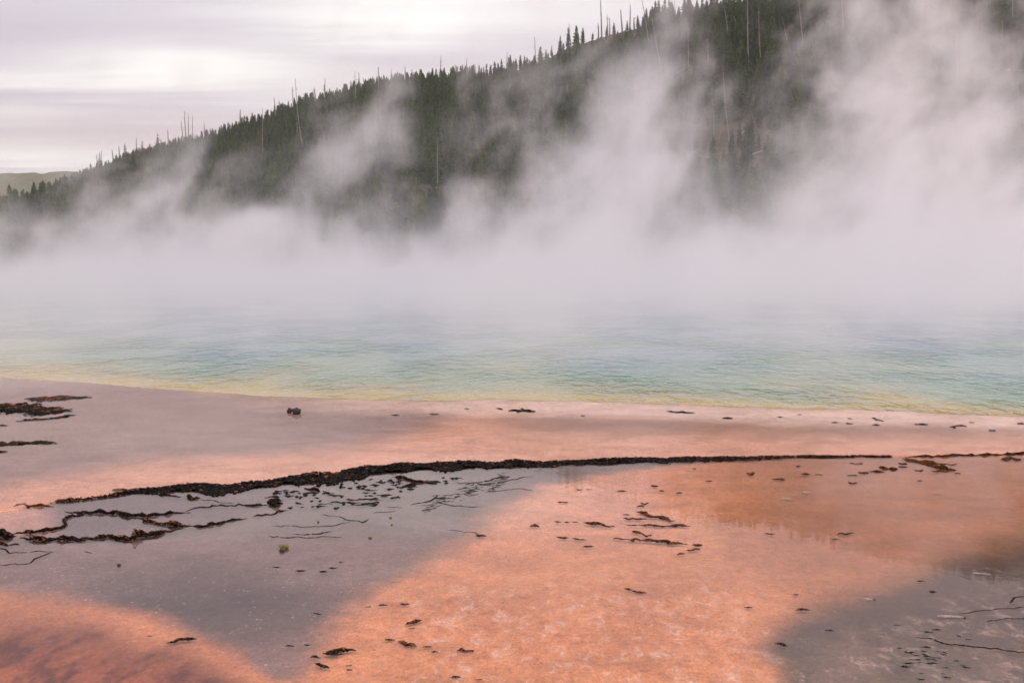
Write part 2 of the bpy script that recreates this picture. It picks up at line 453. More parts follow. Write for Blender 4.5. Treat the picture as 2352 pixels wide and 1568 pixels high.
sheet('water', lambda x: shoreY(x), lambda x: np.maximum(118 - x ** 2 * .012, shoreY(x) + .5), Z_UP, -62, 62, 420, 220, M_SPRING, spring_tone, 2.2)

# ------------------------------------------------------------------ hill
RIDGE = [(-3000, 560, 1000), (-1200, 545, 1000), (-400, 535, 950), (0, 500, 900), (130, 450, 860), (200, 422, 830), (300, 380, 800), (400, 354, 780), (500, 328, 750), (600, 292, 720), (700, 256, 690), (800, 231, 660),
         (900, 210, 640), (1000, 200, 620), (1100, 190, 600), (1170, 175, 585), (1230, 148, 570), (1300, 110, 555), (1400, 79, 540), (1480, 60, 530), (1600, 48, 515), (1776, 34, 500),
         (1876, 4, 490), (2126, -58, 470), (2326, -90, 460), (2700, -110, 450), (3600, -60, 450), (5500, 100, 480)]
r_az = np.array([math.atan((p[0] - CX) / FPX) for p in RIDGE])
r_D = np.array([p[2] for p in RIDGE])
r_H = np.array([CAM_H + p[2] * (HOR - p[1]) / FPX * 0.985 for p in RIDGE])
r_H = r_H / np.cos(r_az) ** 0
def base_r(az): return 165 + 40 * np.sin(az * 5 + 1)
def hill_z(x, y):
    x, y = np.asarray(x, float), np.asarray(y, float)
    az = np.arctan2(x, np.maximum(y, 1)); r = np.hypot(x, y) * np.cos(az) ** 1
    D, H, B = np.interp(az, r_az, r_D), np.interp(az, r_az, r_H), base_r(az)
    t = (r - B) / (D - B)
    s = np.where(t < 0, t * .3, np.where(t < 1, .80 * t + .20 * t ** 1.6, 1 - (t - 1) * .75))
    w = np.clip(t * 5, 0, 1) * np.clip((1.02 - t) * 6, 0, 1)
    return H * s + w * (9 * fbm(x * .018, y * .018, 4) + 2.0 * fbm(x * .11, y * .11, 3))
def build_hill():
    az = np.concatenate([np.linspace(-.95, -.42, 30)[:-1], np.linspace(-.42, .42, 340), np.linspace(.42, .95, 30)[1:]])
    rr = np.concatenate([np.linspace(120, 560, 130), np.linspace(565, 1100, 90)])
    A, R = np.meshgrid(az, rr)
    # even rows measured along the depth axis
    X, Y = (R * np.tan(A)).ravel(), R.ravel()
    Z = np.maximum(hill_z(X, Y), -6)
    me = mesh_np('hill', np.stack([X, Y, Z], 1), grid_faces(len(rr), len(az)), M_HILL, None, True)
    tag(link('hill', me), kind='structure')
    xs = np.linspace(-2600, 1200, 420); rows = []
    prof = 166 + 12 * np.sin(xs / 520 + .6) + 16 * fbm(xs / 260, xs * 0 + 3, 4)
    for f, dy in ((-.1, 2100), (.45, 2300), (.8, 2480), (.97, 2600), (1., 2660), (.6, 2900)):
        jag = (RNG.random(len(xs)) * 5 if f > .9 else 0)
        rows.append(np.stack([xs, np.full_like(xs, dy), prof * f + jag], 1))
    me = mesh_np('far_hills', np.concatenate(rows), grid_faces(6, len(xs)), M_FAR, None, False)
    tag(link('far_hills', me), kind='structure')
build_hill()
def hill_hit(px, py):
    """where the line of sight through a pixel meets the hillside; slides down until it does"""
    while py < 590:
        d = ray(px, py); ts = np.linspace(150, 1050, 900)
        z = CAM_H + d.z * ts; h = hill_z(d.x * ts, d.y * ts)
        k = np.nonzero(h >= z)[0]
        if len(k):
            t = ts[k[0]]; return Vector((d.x * t, d.y * t, float(hill_z(d.x * t, d.y * t))))
        py += 2
    d = ray(px, 560); return Vector((d.x * 200, d.y * 200, 0))

# ------------------------------------------------------------------ trees
def tube(rings, n=6):
    """rings: list of (center Vector, radius) -> verts, quads"""
    V, F = [], []
    for k, (c, r) in enumerate(rings):
        for j in range(n):
            a = 2 * math.pi * j / n
            V.append((c[0] + r * math.cos(a), c[1] + r * math.sin(a), c[2]))
    for k in range(len(rings) - 1):
        for j in range(n):
            F.append((k * n + j, k * n + (j + 1) % n, (k + 1) * n + (j + 1) % n, (k + 1) * n + j))
    return V, F
def crown_mesh(seed, h=9., r=1.45, start=.08, dens=1.0, gap=0.0, mat=None):
    g = random.Random(seed)
    V, F = [], []
    z = start * h
    side = g.random() * 6.28
    while z < h * .985:
        t = (z - start * h) / (h * (1 - start))
        L = r * (1 - t) ** .78 * (0.75 + .5 * g.random()) + .05
        if t < .12: L *= .6 + 3 * t
        nb = max(3, int((8 if t < .7 else 5) * dens))
        a0 = g.random() * 6.28
        for b in range(nb):
            if g.random() < gap: continue
            a = a0 + 6.283 * b / nb + g.uniform(-.35, .35)
            l = L * g.uniform(.55, 1.15) * (1 + .18 * math.cos(a - side))
            dx, dy = math.cos(a), math.sin(a)
            droop = g.uniform(-.35, .10) if t < .75 else g.uniform(.1, .7)
            ns = 3 if l > .6 else 2
            for s in range(ns):
                f = (s + .45) / ns
                c = Vector((dx * l * f, dy * l * f, z + droop * l * f + g.uniform(-.08, .08)))
                wl, ww = l / ns * .85 + .06, (.16 + .22 * l * (1 - .45 * f)) * g.uniform(.7, 1.3)
                tip = c + Vector((dx * wl, dy * wl, droop * wl + g.uniform(-.05, .18)))
                lat = Vector((-dy, dx, g.uniform(-.5, .5))) * ww
                back = c - Vector((dx, dy, 0)) * wl * .5
                up = Vector((0, 0, .10 + .10 * g.random()))
                i = len(V)
                V += [back, c + lat - up, tip, c - lat - up, c + up]
                F += [(i, i + 1, i + 4), (i + 1, i + 2, i + 4), (i + 2, i + 3, i + 4), (i + 3, i, i + 4)]
        z += h / 27 * g.uniform(.75, 1.2)
    i = len(V)
    V += [Vector((.09, 0, h * .95)), Vector((-.06, .08, h * .95)), Vector((-.05, -.08, h * .95)), Vector((0, 0, h * 1.03))]
    F += [(i, i + 1, i + 3), (i + 1, i + 2, i + 3), (i + 2, i, i + 3)]
    return mesh_np('crown', np.array([tuple(v) for v in V]), np.array(F), mat or M_NEEDLE)
def trunk_mesh(seed, h, r, mat=M_BARK):
    g = random.Random(seed); x = y = 0
    rings = []
    for k in range(6):
        t = k / 5; rings.append((Vector((x, y, h * t - .4 * (k == 0))), r * (1 - .85 * t) * (1.3 if k == 0 else 1)))
        x += g.uniform(-.06, .06); y += g.uniform(-.06, .06)
    V, F = tube(rings)
    return mesh_np('trunk', np.array(V), np.array(F), mat)
YOUNG = [(crown_mesh(11 + k, 9, 1.35 + .12 * (k % 3), .05 + .03 * (k % 2), 1.0, .05), trunk_mesh(11 + k, 8.6, .12)) for k in range(5)]
OLD = [(crown_mesh(51 + k, 16, 1.7 + .35 * k, .30 + .06 * k, .95, .20, M_NEEDLE_OLD), trunk_mesh(51 + k, 15.5, .19)) for k in range(4)]
def tree(loc, h, kind, rot, label, group, wide=1.0, name='pine_tree', lean=(0, 0)):
    cm, tm = kind
    base = 9. if kind in YOUNG else 16.
    o = bpy.data.objects.new(name, None); COL.objects.link(o)
    o.location = loc; s = h / base; o.scale = (s * wide, s * wide, s); o.rotation_euler = (lean[0], lean[1], rot)
    o.empty_display_size = .5
    tag(o, label, 'tree', group)
    link('crown', cm, o); link('trunk', tm, o)
    return o
ORD = 'first second third fourth fifth sixth seventh eighth ninth tenth eleventh twelfth thirteenth fourteenth fifteenth sixteenth seventeenth eighteenth nineteenth twentieth'.split()
def ordinal(k):
    if k < 20: return ORD[k]
    tens = {2: 'twenty', 3: 'thirty', 4: 'forty'}
    d, u = divmod(k + 1, 10)
    if u == 0: return {3: 'thirtieth', 4: 'fortieth'}[d]
    return tens[d] + '-' + ORD[u - 1]
c1 = lambda x, y: (x * .5, y * .5)
c2 = lambda x, y: (1176 + x * .5, y * .5)
# mature pines and named conifers along the skyline: tip, base, kind, width
sky_trees = [(c1(580, 620), c1(575, 728), 'old', 1.5, 'broad dark pine with a full round crown at the left end of the ridge'),
    (c1(455, 660), c1(460, 775), 'old', 1.0, 'ragged narrow pine standing furthest down the left end of the ridge'),
    (c1(420, 740), c1(422, 800), 'old', .9, 'short ragged pine just left of the lowest ridge snags'),
    (c1(720, 550), c1(726, 662), 'old', .75, 'thin half-bare pine with tufts, left of two close together on the left ridge'),
    (c1(738, 575), c1(741, 664), 'old', 1.0, 'tufted pine, right of two close together on the left ridge'),
    (c1(648, 580), c1(656, 680), 'old', 1.3, 'sparse wide-branched pine next to the broad dark one on the left ridge'),
    (c1(685, 595), c1(688, 675), 'old', 1.2, 'low sparse pine leaning out between pines on the left ridge'),
    (c1(825, 590), c1(826, 660), 'old', 1.0, 'squat tufted pine beneath the tight cluster of dead poles'),
    (c1(885, 600), c1(886, 655), 'old', .9, 'small tufted pine right beside the tight cluster of dead poles'),
    (c1(1125, 505), c1(1125, 560), 'old', .7, 'slim dark pine tip, left of a small pair midway along the left ridge'),
    (c1(1155, 490), c1(1156, 548), 'old', .7, 'slim dark pine tip, right of a small pair midway along the left ridge'),
    (c1(1035, 540), c1(1036, 600), 'old', .8, 'ragged pine tip standing over dense young forest on the left ridge'),
    (c1(1396, 352), c1(1398, 440), 'old', .7, 'tall narrow dark pine, left one of the tall pair above the forest'),
    (c1(1428, 370), c1(1430, 438), 'old', .7, 'narrow dark pine, right and shorter one of the tall pair above the forest'),
    (c1(1833, 268), c1(1838, 348), 'old', .85, 'dark pine with a lopsided top rising alone over the middle ridge'),
    (c1(1860, 300), c1(1862, 350), 'old', .9, 'short pine just right of the lopsided dark pine on the middle ridge'),
    (c1(170, 765), c1(172, 835), 'old', 1.1, 'lone dark pine standing in front of the far pale hill'),
    (c2(12, 250), c2(14, 312), 'young', 1.0, 'dark conifer at the left of the small clump on the middle of the ridge'),
    (c2(36, 228), c2(38, 305), 'young', 1.1, 'tallest conifer in the small clump on the middle of the ridge'),
    (c2(56, 236), c2(57, 300), 'young', 1.1, 'conifer right of the tallest in the small clump on the ridge'),
    (c2(77, 258), c2(78, 300), 'young', 1.0, 'short conifer at the right of the small clump on the ridge'),
    (c2(127, 208), c2(130, 285), 'young', 1.4, 'bushy dark conifer alone below the bare tan crest'),
    (c2(155, 210), c2(156, 262), 'young', 1.0, 'slim conifer right of the bushy one below the bare tan crest'),
    (c2(181, 195), c2(182, 245), 'young', .9, 'slim conifer midway up the bare tan crest'),
    (c2(220, 163), c2(222, 238), 'young', 1.0, 'pointed conifer left of the three dark ones on the bare crest'),
    (c2(257, 128), c2(258, 220), 'young', 1.0, 'left one of the three dark conifers on the bare crest'),
    (c2(294, 126), c2(296, 280), 'young', .95, 'tallest and darkest of the three conifers on the bare crest'),
    (c2(326, 128), c2(326, 200), 'young', 1.0, 'right one of the three dark conifers on the bare crest'),
    (c2(434, 120), c2(434, 152), 'young', 1.0, 'small conifer between the dead poles on the bare crest'),
    (c2(468, 93), c2(468, 145), 'young', 1.2, 'pale bushy conifer on the bare crest between dead poles'),
    (c2(530, 80), c2(530, 122), 'young', 1.2, 'small round-topped conifer near the top of the bare crest'),
    (c2(577, 53), c2(577, 112), 'young', 1.2, 'conifer where the bare crest meets the dense upper forest'),
    (c2(606, 60), c2(606, 112), 'young', 1.0, 'slim conifer just inside the edge of the dense upper forest')]
for k, (tip, base, kd, wide, lab) in enumerate(sky_trees):
    b = hill_hit(*base)
    h = (base[1] - tip[1]) * b.y / FPX * 1.05
    kd_ = OLD[k % 4] if kd == 'old' else YOUNG[k % 5]
    tree(b - Vector((0, 0, .3)), max(h, 4), kd_, k * 1.7, lab, 'conifers on the skyline', wide * (1.1 if kd == 'old' else 1.0))
# the forest: many young lodgepoles; the ones that show largest are things, the rest one mass
def scatter_forest():
    n = 70000
    az = RNG.uniform(-.46, .46, n); D = np.interp(az, r_az, r_D); B = base_r(az)
    t = RNG.random(n) ** .62
    r = B + 6 + t * (D + 14 - B); X, Y = r * np.tan(az), r
    left = sstep(.06, -.10, az)
    cl = fbm(X * .022, Y * .022, 4, .55) + .5; fine = fbm(X * .09 + 9, Y * .09, 3) + .5
    px = CX + FPX * np.tan(az)
    tt = (r - B) / (D - B)
    keep = np.clip((cl * .6 + fine * .4 - .40) * 5, 0, 1) * (1 - left) + np.clip((cl * .55 + fine * .45 - .36) * 4.2, 0, 1) * left
    crest = np.clip((tt - .86) * 9, 0, 1) * sstep(1010, 1180, px) * 0
    bare = sstep(1170, 1230, px) * sstep(1500, 1450, px) * sstep(.80, .93, tt)
    upper = sstep(1480, 1510, px) * sstep(.84, .94, tt) * .8
    keep = np.clip(np.maximum(keep, upper) - bare, 0, 1) * (.62 + .4 * left)
    sel = RNG.random(n) < keep
    X, Y, az, left, r = X[sel], Y[sel], az[sel], left[sel], r[sel]
    h = (2.4 + 8.2 * RNG.random(len(X)) ** 1.7) * (1 - .12 * left)
    Z = hill_z(X, Y) - .25
    # a stand of taller trees on the flat to the left
    m = 900
    x2 = RNG.uniform(-150, -55, m); y2 = RNG.uniform(225, 330, m)
    ok = (np.abs(x2 / y2) < .5) & (x2 / y2 < -.25)
    x2, y2 = x2[ok], y2[ok]
    X, Y, h = np.r_[X, x2], np.r_[Y, y2], np.r_[h, RNG.uniform(4, 8, len(x2)) + 3 * (RNG.random(len(x2)) > .93)]
    Z = np.r_[Z, np.maximum(hill_z(x2, y2), 0) - .2]
    return X, Y, Z, h
FX, FY, FZ, FH = scatter_forest()
fpx, fpy = proj(FX, FY, FZ + FH)
_, fby = proj(FX, FY, FZ)
vis = (fpx > 10) & (fpx < 2340) & (fpy > 5) & (fpy < 470)
# rank by size in the picture, spread along azimuth so no part of the slope is left out
score = np.where(vis, FH / FY, 0)
order = np.argsort(-score)
hero = order[:262]
rest = np.setdiff1d(np.arange(len(FX)), hero)
for k, i in enumerate(hero):
    tree((FX[i], FY[i], FZ[i]), FH[i], YOUNG[k % 5], k * 2.4, 'young green conifer among many alike on the steaming hillside', 'young conifers on the hillside', random.uniform(.8, 1.25))
def mass(name, pts, src_obj, heights, base):
    me = bpy.data.meshes.new(name)
    me.vertices.add(len(pts)); me.vertices.foreach_set('co', np.asarray(pts, np.float32).ravel())
    a = me.attributes.new('size', 'FLOAT', 'POINT'); a.data.foreach_set('value', np.asarray(heights / base, np.float32))
    o = link(name, me)
    ng = bpy.data.node_groups.new(name, 'GeometryNodeTree')
    ng.interface.new_socket('Geometry', in_out='INPUT', socket_type='NodeSocketGeometry')
    ng.interface.new_socket('Geometry', in_out='OUTPUT', socket_type='NodeSocketGeometry')
    N, L = ng.nodes.new, ng.links.new
    gi, go = N('NodeGroupInput'), N('NodeGroupOutput')
    join = N('GeometryNodeJoinGeometry')
    gtot = N('GeometryNodeGeometryToInstance')
    for src in src_obj:
        oi = N('GeometryNodeObjectInfo'); oi.inputs['Object'].default_value = src; oi.transform_space = 'ORIGINAL'
        oi.inputs['As Instance'].default_value = True
        L(oi.outputs['Geometry'], gtot.inputs[0])
    iop = N('GeometryNodeInstanceOnPoints'); L(gi.outputs[0], iop.inputs['Points'])
    L(gtot.outputs[0], iop.inputs['Instance'])
    nat = N('GeometryNodeInputNamedAttribute'); nat.data_type = 'FLOAT'; nat.inputs['Name'].default_value = 'size'
    rv = N('FunctionNodeRandomValue'); rv.data_type = 'FLOAT'; rv.inputs[3].default_value = 6.28
    cx = N('ShaderNodeCombineXYZ'); L(rv.outputs[1], cx.inputs[2])
    L(cx.outputs[0], iop.inputs['Rotation']); L(nat.outputs[0], iop.inputs['Scale'])
    L(iop.outputs[0], go.inputs[0])
    md = o.modifiers.new('instances', 'NODES'); md.node_group = ng
    return o
first_trees = [o for o in COL.objects if o.get('group') == 'young conifers on the hillside'][:5]
for k in range(5):
    sel = rest[k::5]
    o = mass('forest', np.stack([FX[sel], FY[sel], FZ[sel]], 1), [c for c in first_trees[k].children], FH[sel], 9.)
    tag(o, 'dense young conifer forest covering the hillside behind the steam', None, None, 'stuff')
# dead poles: (tip, base)
snags = [c1(850, 470) + c1(860, 650), c1(868, 490) + c1(870, 655), c1(884, 500) + c1(880, 655), c1(835, 515) + c1(850, 655), c1(968, 540) + c1(970, 615), c1(985, 555) + c1(990, 605),
    c1(938, 540) + c1(940, 645), c1(770, 545) + c1(775, 665), c1(628, 580) + c1(622, 705), c1(548, 615) + c1(548, 725), c1(515, 640) + c1(522, 745), c1(350, 745) + c1(356, 800),
    c1(468, 645) + c1(466, 770), c1(447, 665) + c1(452, 775), c1(1285, 390) + c1(1287, 480), c1(1612, 305) + c1(1615, 395), c1(1640, 305) + c1(1643, 385), c1(1655, 310) + c1(1660, 380),
    c1(1668, 290) + c1(1683, 380), c1(1490, 390) + c1(1500, 490), c1(1443, 345) + c1(1452, 440), c1(1893, 260) + c1(1898, 355), c1(2093, 240) + c1(2097, 335), c1(2183, 240) + c1(2193, 325),
    c1(2330, 180) + c1(2330, 300), c1(2020, 270) + c1(2022, 340), c1(1242, 462) + c1(1243, 510), c2(262, 75) + c2(272, 180), c2(405, -20) + c2(412, 170), c2(436, 45) + c2(440, 140),
    c2(447, 50) + c2(448, 130), c2(395, 100) + c2(397, 172), c2(498, 20) + c2(507, 122), c2(542, -10) + c2(540, 105), c2(560, 55) + c2(562, 110), c2(640, 45) + c2(642, 112)]
slope_snags = [c1(1358, 365) + c1(1403, 750), c1(1632, 330) + c1(1635, 530), c1(1800, 320) + c1(1802, 470), c1(1210, 500) + c1(1208, 760), c1(2010, 640) + c1(2010, 860), c1(740, 1015) + c1(742, 1085),
    c1(910, 990) + c1(916, 1095), c1(932, 650) + c1(932, 795), c1(586, 720) + c1(590, 825), c1(1366, 560) + c1(1368, 690), c2(590, -40) + c2(640, 270), c2(640, 95) + c2(712, 450), c2(745, -30) + c2(757, 90),
    c2(930, -20) + c2(936, 80), c2(975, 50) + c2(1000, 240), c2(1020, 80) + c2(1040, 190), c2(1078, -60) + c2(1090, 400), c2(1130, 60) + c2(1150, 360), c2(1240, 80) + c2(1285, 330), c2(1310, -40) + c2(1350, 320),
    c2(1505, -90) + c2(1527, 220), c2(805, 110) + c2(810, 310), c2(897, 180) + c2(900, 300), c2(965, 320) + c2(1002, 690), c2(915, 460) + c2(925, 720), c2(977, 530) + c2(945, 655), c2(825, 560) + c2(830, 750),
    c2(1880, -40) + c2(1885, 120), c2(2030, 130) + c2(2048, 490), c2(1978, 270) + c2(1985, 360), c2(2090, 270) + c2(2095, 330), c2(2250, 100) + c2(2255, 300), c2(2295, -60) + c2(2300, 170), c2(1905, 320) + c2(1900, 380),
    c2(2165, 205) + c2(2168, 270), c2(2320, 380) + c2(2322, 500), c2(576, 400) + c2(596, 500)]
def snag_mesh(h, seed, leanx, leany, r, mat, stubs=True):
    g = random.Random(seed)
    rings = []; n = 7; bx = g.uniform(-.02, .02) * h; by = g.uniform(-.02, .02) * h
    for k in range(n):
        t = k / (n - 1)
        rings.append((Vector((leanx * t + bx * math.sin(3.1 * t), leany * t + by * math.sin(3.1 * t), h * t - (.6 if k == 0 else 0))), r * (1 - .72 * t)))
    V, F = tube(rings, 5)
    if stubs:
        for k in range(g.randint(4, 11)):
            t = g.uniform(.35, .97); a = g.random() * 6.28; l = g.uniform(.3, 1.2)
            c = Vector((leanx * t + bx * math.sin(3.1 * t), leany * t + by * math.sin(3.1 * t), h * t))
            e = c + Vector((math.cos(a) * l, math.sin(a) * l, g.uniform(-.3, .35) * l))
            i = len(V); w = r * .35
            V += [c + Vector((0, 0, w)), c + Vector((w, 0, -w)), c + Vector((-w, 0, -w)), e, e + Vector((0, 0, -.02)), e]
            F += [(i, i + 1, i + 4, i + 3), (i + 1, i + 2, i + 5, i + 4), (i + 2, i, i + 3, i + 5)]
    return mesh_np('dead_pole', np.array([tuple(v) for v in V]), np.array(F), mat)
def put_snags(lst, seed, maker, group, r):
    lst = sorted(lst, key=lambda s: s[2])
    for k, (tx, ty, bx, by) in enumerate(lst):
        b = hill_hit(bx, by)
        d = b.y
        h = max((by - ty) * d / FPX, 3.0); lx = (tx - bx) * d / FPX
        o = link('dead_tree', snag_mesh(h, seed + k, lx, random.uniform(-.05, .05) * h, r * random.uniform(.75, 1.25) * d / 450, M_SNAG))
        o.location = b
        tag(o, maker(k), 'dead tree', group)
for k in range(12):
    x = 560 + 62 * k + random.uniform(-20, 20)
    yb = np.interp(x, [p[0] for p in RIDGE], [p[1] for p in RIDGE]) + 6
    snags.append((x + random.uniform(-4, 4), yb - random.uniform(38, 80), x, yb))
put_snags(snags, 100, lambda k: 'bare grey dead pole on the skyline, %s from the left' % ordinal(k), 'dead poles along the skyline', .30)
put_snags(slope_snags, 200, lambda k: 'bare pale dead trunk standing on the hill slope, %s from the left' % ordinal(k), 'dead trunks standing on the slope', .20)
logs = [c2(1465, 205) + c2(1510, 170), c2(1120, 292) + c2(1230, 275), c2(1100, 718) + c2(1205, 688), c2(1000, 470) + c2(1100, 490), c2(300, 315) + c2(350, 420), c2(1390, 490) + c2(1420, 475), c2(1470, 512) + c2(1600, 485),
    c2(1920, 230) + c2(1990, 260), c2(2140, 390) + c2(2195, 440), c2(2235, 330) + c2(2352, 335), c2(2260, 442) + c2(2290, 420), c2(1870, 280) + c2(1930, 250), c2(170, 452) + c2(195, 435), c2(1035, 640) + c2(1070, 610),
    c2(2110, 192) + c2(2145, 165), c2(1800, 30) + c2(1850, 60), c1(2080, 640) + c1(2110, 590), c1(2230, 462) + c1(2262, 440), c1(2255, 517) + c1(2290, 480), c1(1690, 472) + c1(1760, 450), c1(1850, 480) + c1(1900, 430), c1(1700, 550) + c1(1730, 520),
    c2(1600, 80) + c2(1660, 60), c2(1780, 150) + c2(1830, 120), c2(2180, 120) + c2(2240, 100), c2(2050, 70) + c2(2110, 40), c2(1350, 410) + c2(1400, 385), c2(700, 380) + c2(790, 330), c2(1180, 150) + c2(1100, 180), c2(830, 240) + c2(880, 215)]
logs.sort(key=lambda s: s[0])
for k, (x0, y0, x1, y1) in enumerate(logs):
    a, b = hill_hit(x0, y0), hill_hit(x1, y1)
    if (b - a).length > 30: b = a + (b - a) * (14 / (b - a).length)
    b.z = float(hill_z(b.x, b.y)); a.z += .25; b.z += .45
    L_ = (b - a).length
    o = link('fallen_log', snag_mesh(L_, 300 + k, 0, 0, .16, M_LOG, False))
    o.location = a; o.rotation_euler = (b - a).to_track_quat('Z', 'Y').to_euler()
    tag(o, 'pale fallen log lying on the hillside, %s from the left' % ordinal(k), 'log', 'fallen logs on the hillside')

# ------------------------------------------------------------------ mat rims, ridges and scraps
PHI = (1 + 5 ** .5) / 2
ICO_V = np.array([(-1, PHI, 0), (1, PHI, 0), (-1, -PHI, 0), (1, -PHI, 0), (0, -1, PHI), (0, 1, PHI), (0, -1, -PHI), (0, 1, -PHI), (PHI, 0, -1), (PHI, 0, 1), (-PHI, 0, -1), (-PHI, 0, 1)]) / 1.902
ICO_F = np.array([(0, 11, 5), (0, 5, 1), (0, 1, 7), (0, 7, 10), (0, 10, 11), (1, 5, 9), (5, 11, 4), (11, 10, 2), (10, 7, 6), (7, 1, 8), (3, 9, 4), (3, 4, 2), (3, 2, 6), (3, 6, 8), (3, 8, 9), (4, 9, 5), (2, 4, 11), (6, 2, 10), (8, 6, 7), (9, 8, 1)])
BLACK, DKBR, RUST, OLIVE = np.array((.0045, .0042, .0042)), np.array((.018, .011, .007)), np.array((.22, .075, .020)), np.array((.050, .040, .014))
def lobes(pos, size, cols, flat=.6):
    n = len(pos)
    d = ICO_V[None] * (1 + .45 * (RNG.random((n, 12, 1)) - .5)) + .25 * (RNG.random((n, 12, 3)) - .5)
    sc = size[:, None, None] * np.stack([1 + .5 * RNG.random(n), 1 + .5 * RNG.random(n), flat * (.7 + .7 * RNG.random(n))], 1)[:, None]
    d = d * sc
    a = RNG.random(n) * 6.28
    ca, sa = np.cos(a)[:, None], np.sin(a)[:, None]
    d = np.stack([d[..., 0] * ca - d[..., 1] * sa, d[..., 0] * sa + d[..., 1] * ca, d[..., 2]], -1)
    V = (pos[:, None] + d).reshape(-1, 3)
    F = (ICO_F[None] + 12 * np.arange(n)[:, None, None]).reshape(-1, 3)
    return V, F, np.repeat(cols, 12, 0)
def palette(n, rust, olive=.1, tops=None):
    r = RNG.random(n); c = np.where((r < .72)[:, None], BLACK, DKBR) * (.7 + .6 * RNG.random((n, 1)))
    q = RNG.random(n)
    if tops is not None: q = q - tops
    c = np.where((q < rust)[:, None], RUST * (.6 + .8 * RNG.random((n, 1))), c)
    c = np.where((RNG.random(n) < olive)[:, None], OLIVE * (.6 + .7 * RNG.random((n, 1))), c)
    return c
def path_points(pts, z):
    W = [at(x, y, z) for x, y in pts]
    seg = [(W[k + 1] - W[k]).length for k in range(len(W) - 1)]
    return W, seg
def ridge(name, pts, thick, label, cat, group=None, z=0., rust=.06, olive=.08, hk=.55, wk=1.5, lobe=None, dens=1.0, flat=.6, mat=None, jag=1.1, gap=0., tj=.30):
    """a bank of curled mat lobes along a line seen in the photograph; thick = seen thickness in pixels (one value or one per point)"""
    th = np.full(len(pts), float(thick)) if np.isscalar(thick) else np.array(thick, float)
    if jag and len(pts) > 1:
        q, tq = [pts[0]], [th[0]]
        for (x0, y0), (x1, y1), t0, t1 in zip(pts[:-1], pts[1:], th[:-1], th[1:]):
            k = max(1, int(abs(x1 - x0) / 9))
            for i in range(1, k + 1):
                f = i / k; e = 0 if i == k and (x1, y1) == tuple(pts[-1]) else 1
                q.append((x0 + (x1 - x0) * f + e * random.uniform(-2, 2), y0 + (y1 - y0) * f + e * random.gauss(0, jag))); tq.append(t0 + (t1 - t0) * f)
        pts, th = q, np.array(tq) * np.clip(RNG.normal(1, tj, len(tq)), .2, 2.2)
    P = np.array([tuple(at(x, y, z)) for x, y in pts])
    if len(P) == 1: P = np.array([P[0] - (.004, 0, 0), P[0] + (.004, 0, 0)]); th = np.repeat(th, 2)
    seg = np.linalg.norm(np.diff(P, axis=0), axis=1); cum = np.r_[0, np.cumsum(seg)]; tot = cum[-1]
    D = P[:, 1].mean()
    tw = th * P[:, 1] / FPX                                    # thickness in metres
    s0 = lobe or max(.0055,   .16 * tw.mean())
    n = int(max(6, min(12000, dens * tot / s0 * (1.6 + 1.4 * (tw.mean() * wk) / s0))))
    t = RNG.random(n) * tot
    x, y, w = (np.interp(t, cum, P[:, 0]), np.interp(t, cum, P[:, 1]), np.interp(t, cum, tw))
    # uneven: the bank swells, thins and breaks
    w = w * (1 + .75 * fbm(t / max(s0 * 7, .05), t * 0 + len(pts) + z, 3, .6) * 2 * .8)
    if gap:
        on = vnoise(t / (s0 * 9) + 31, t * 0 + 5.5 + len(pts)) > gap
        t, x, y, w = t[on], x[on], y[on], w[on]; n = len(t)
    end = np.clip(np.minimum(t, tot - t) / max(3 * s0, .12 * tot + 1e-6), .25, 1)
    w = np.maximum(w * end, s0 * .4)
    lat = np.clip(RNG.normal(0, .42, n), -1.1, 1.1)
    wander = fbm(t / (s0 * 14) + 50, t * 0 + len(pts), 3) * s0 * 2.0
    y = y + lat * w * wk * .5 + wander; x = x + RNG.normal(0, s0 * .5, n)
    hh = w * hk * np.clip(1 - lat ** 2 * .8, .1, 1)
    zz = z + hh * RNG.random(n) ** .7 - s0 * .40
    size = s0 * RNG.uniform(.45, 1.15, n) * (.6 + .4 * end)
    top = (zz - z) / (hh + 1e-5) * .12 + lat * .10
    V, F, C = lobes(np.stack([x, y, zz], 1), size, palette(n, rust, olive, top), flat)
    c0 = np.array((V[:, 0].mean(), V[:, 1].mean(), z))
    o = link(name, mesh_np(name, V - c0, F, mat or M_CLUMP, {'tone': C}))
    o.location = c0
    return tag(o, label, cat, group)
q3 = lambda *p: [(.28 * x, 1016 + .28 * y) for x, y in p]
q4 = lambda *p: [(564.5 + .28 * x, 1016 + .28 * y) for x, y in p]
q5 = lambda *p: [(1223 + .48 * x, 1016 + .48 * y) for x, y in p]
qa = lambda *p: [(.5 * x, 846.7 + .5 * y) for x, y in p]
qb = lambda *p: [(1176 + .5 * x, 846.7 + .5 * y) for x, y in p]
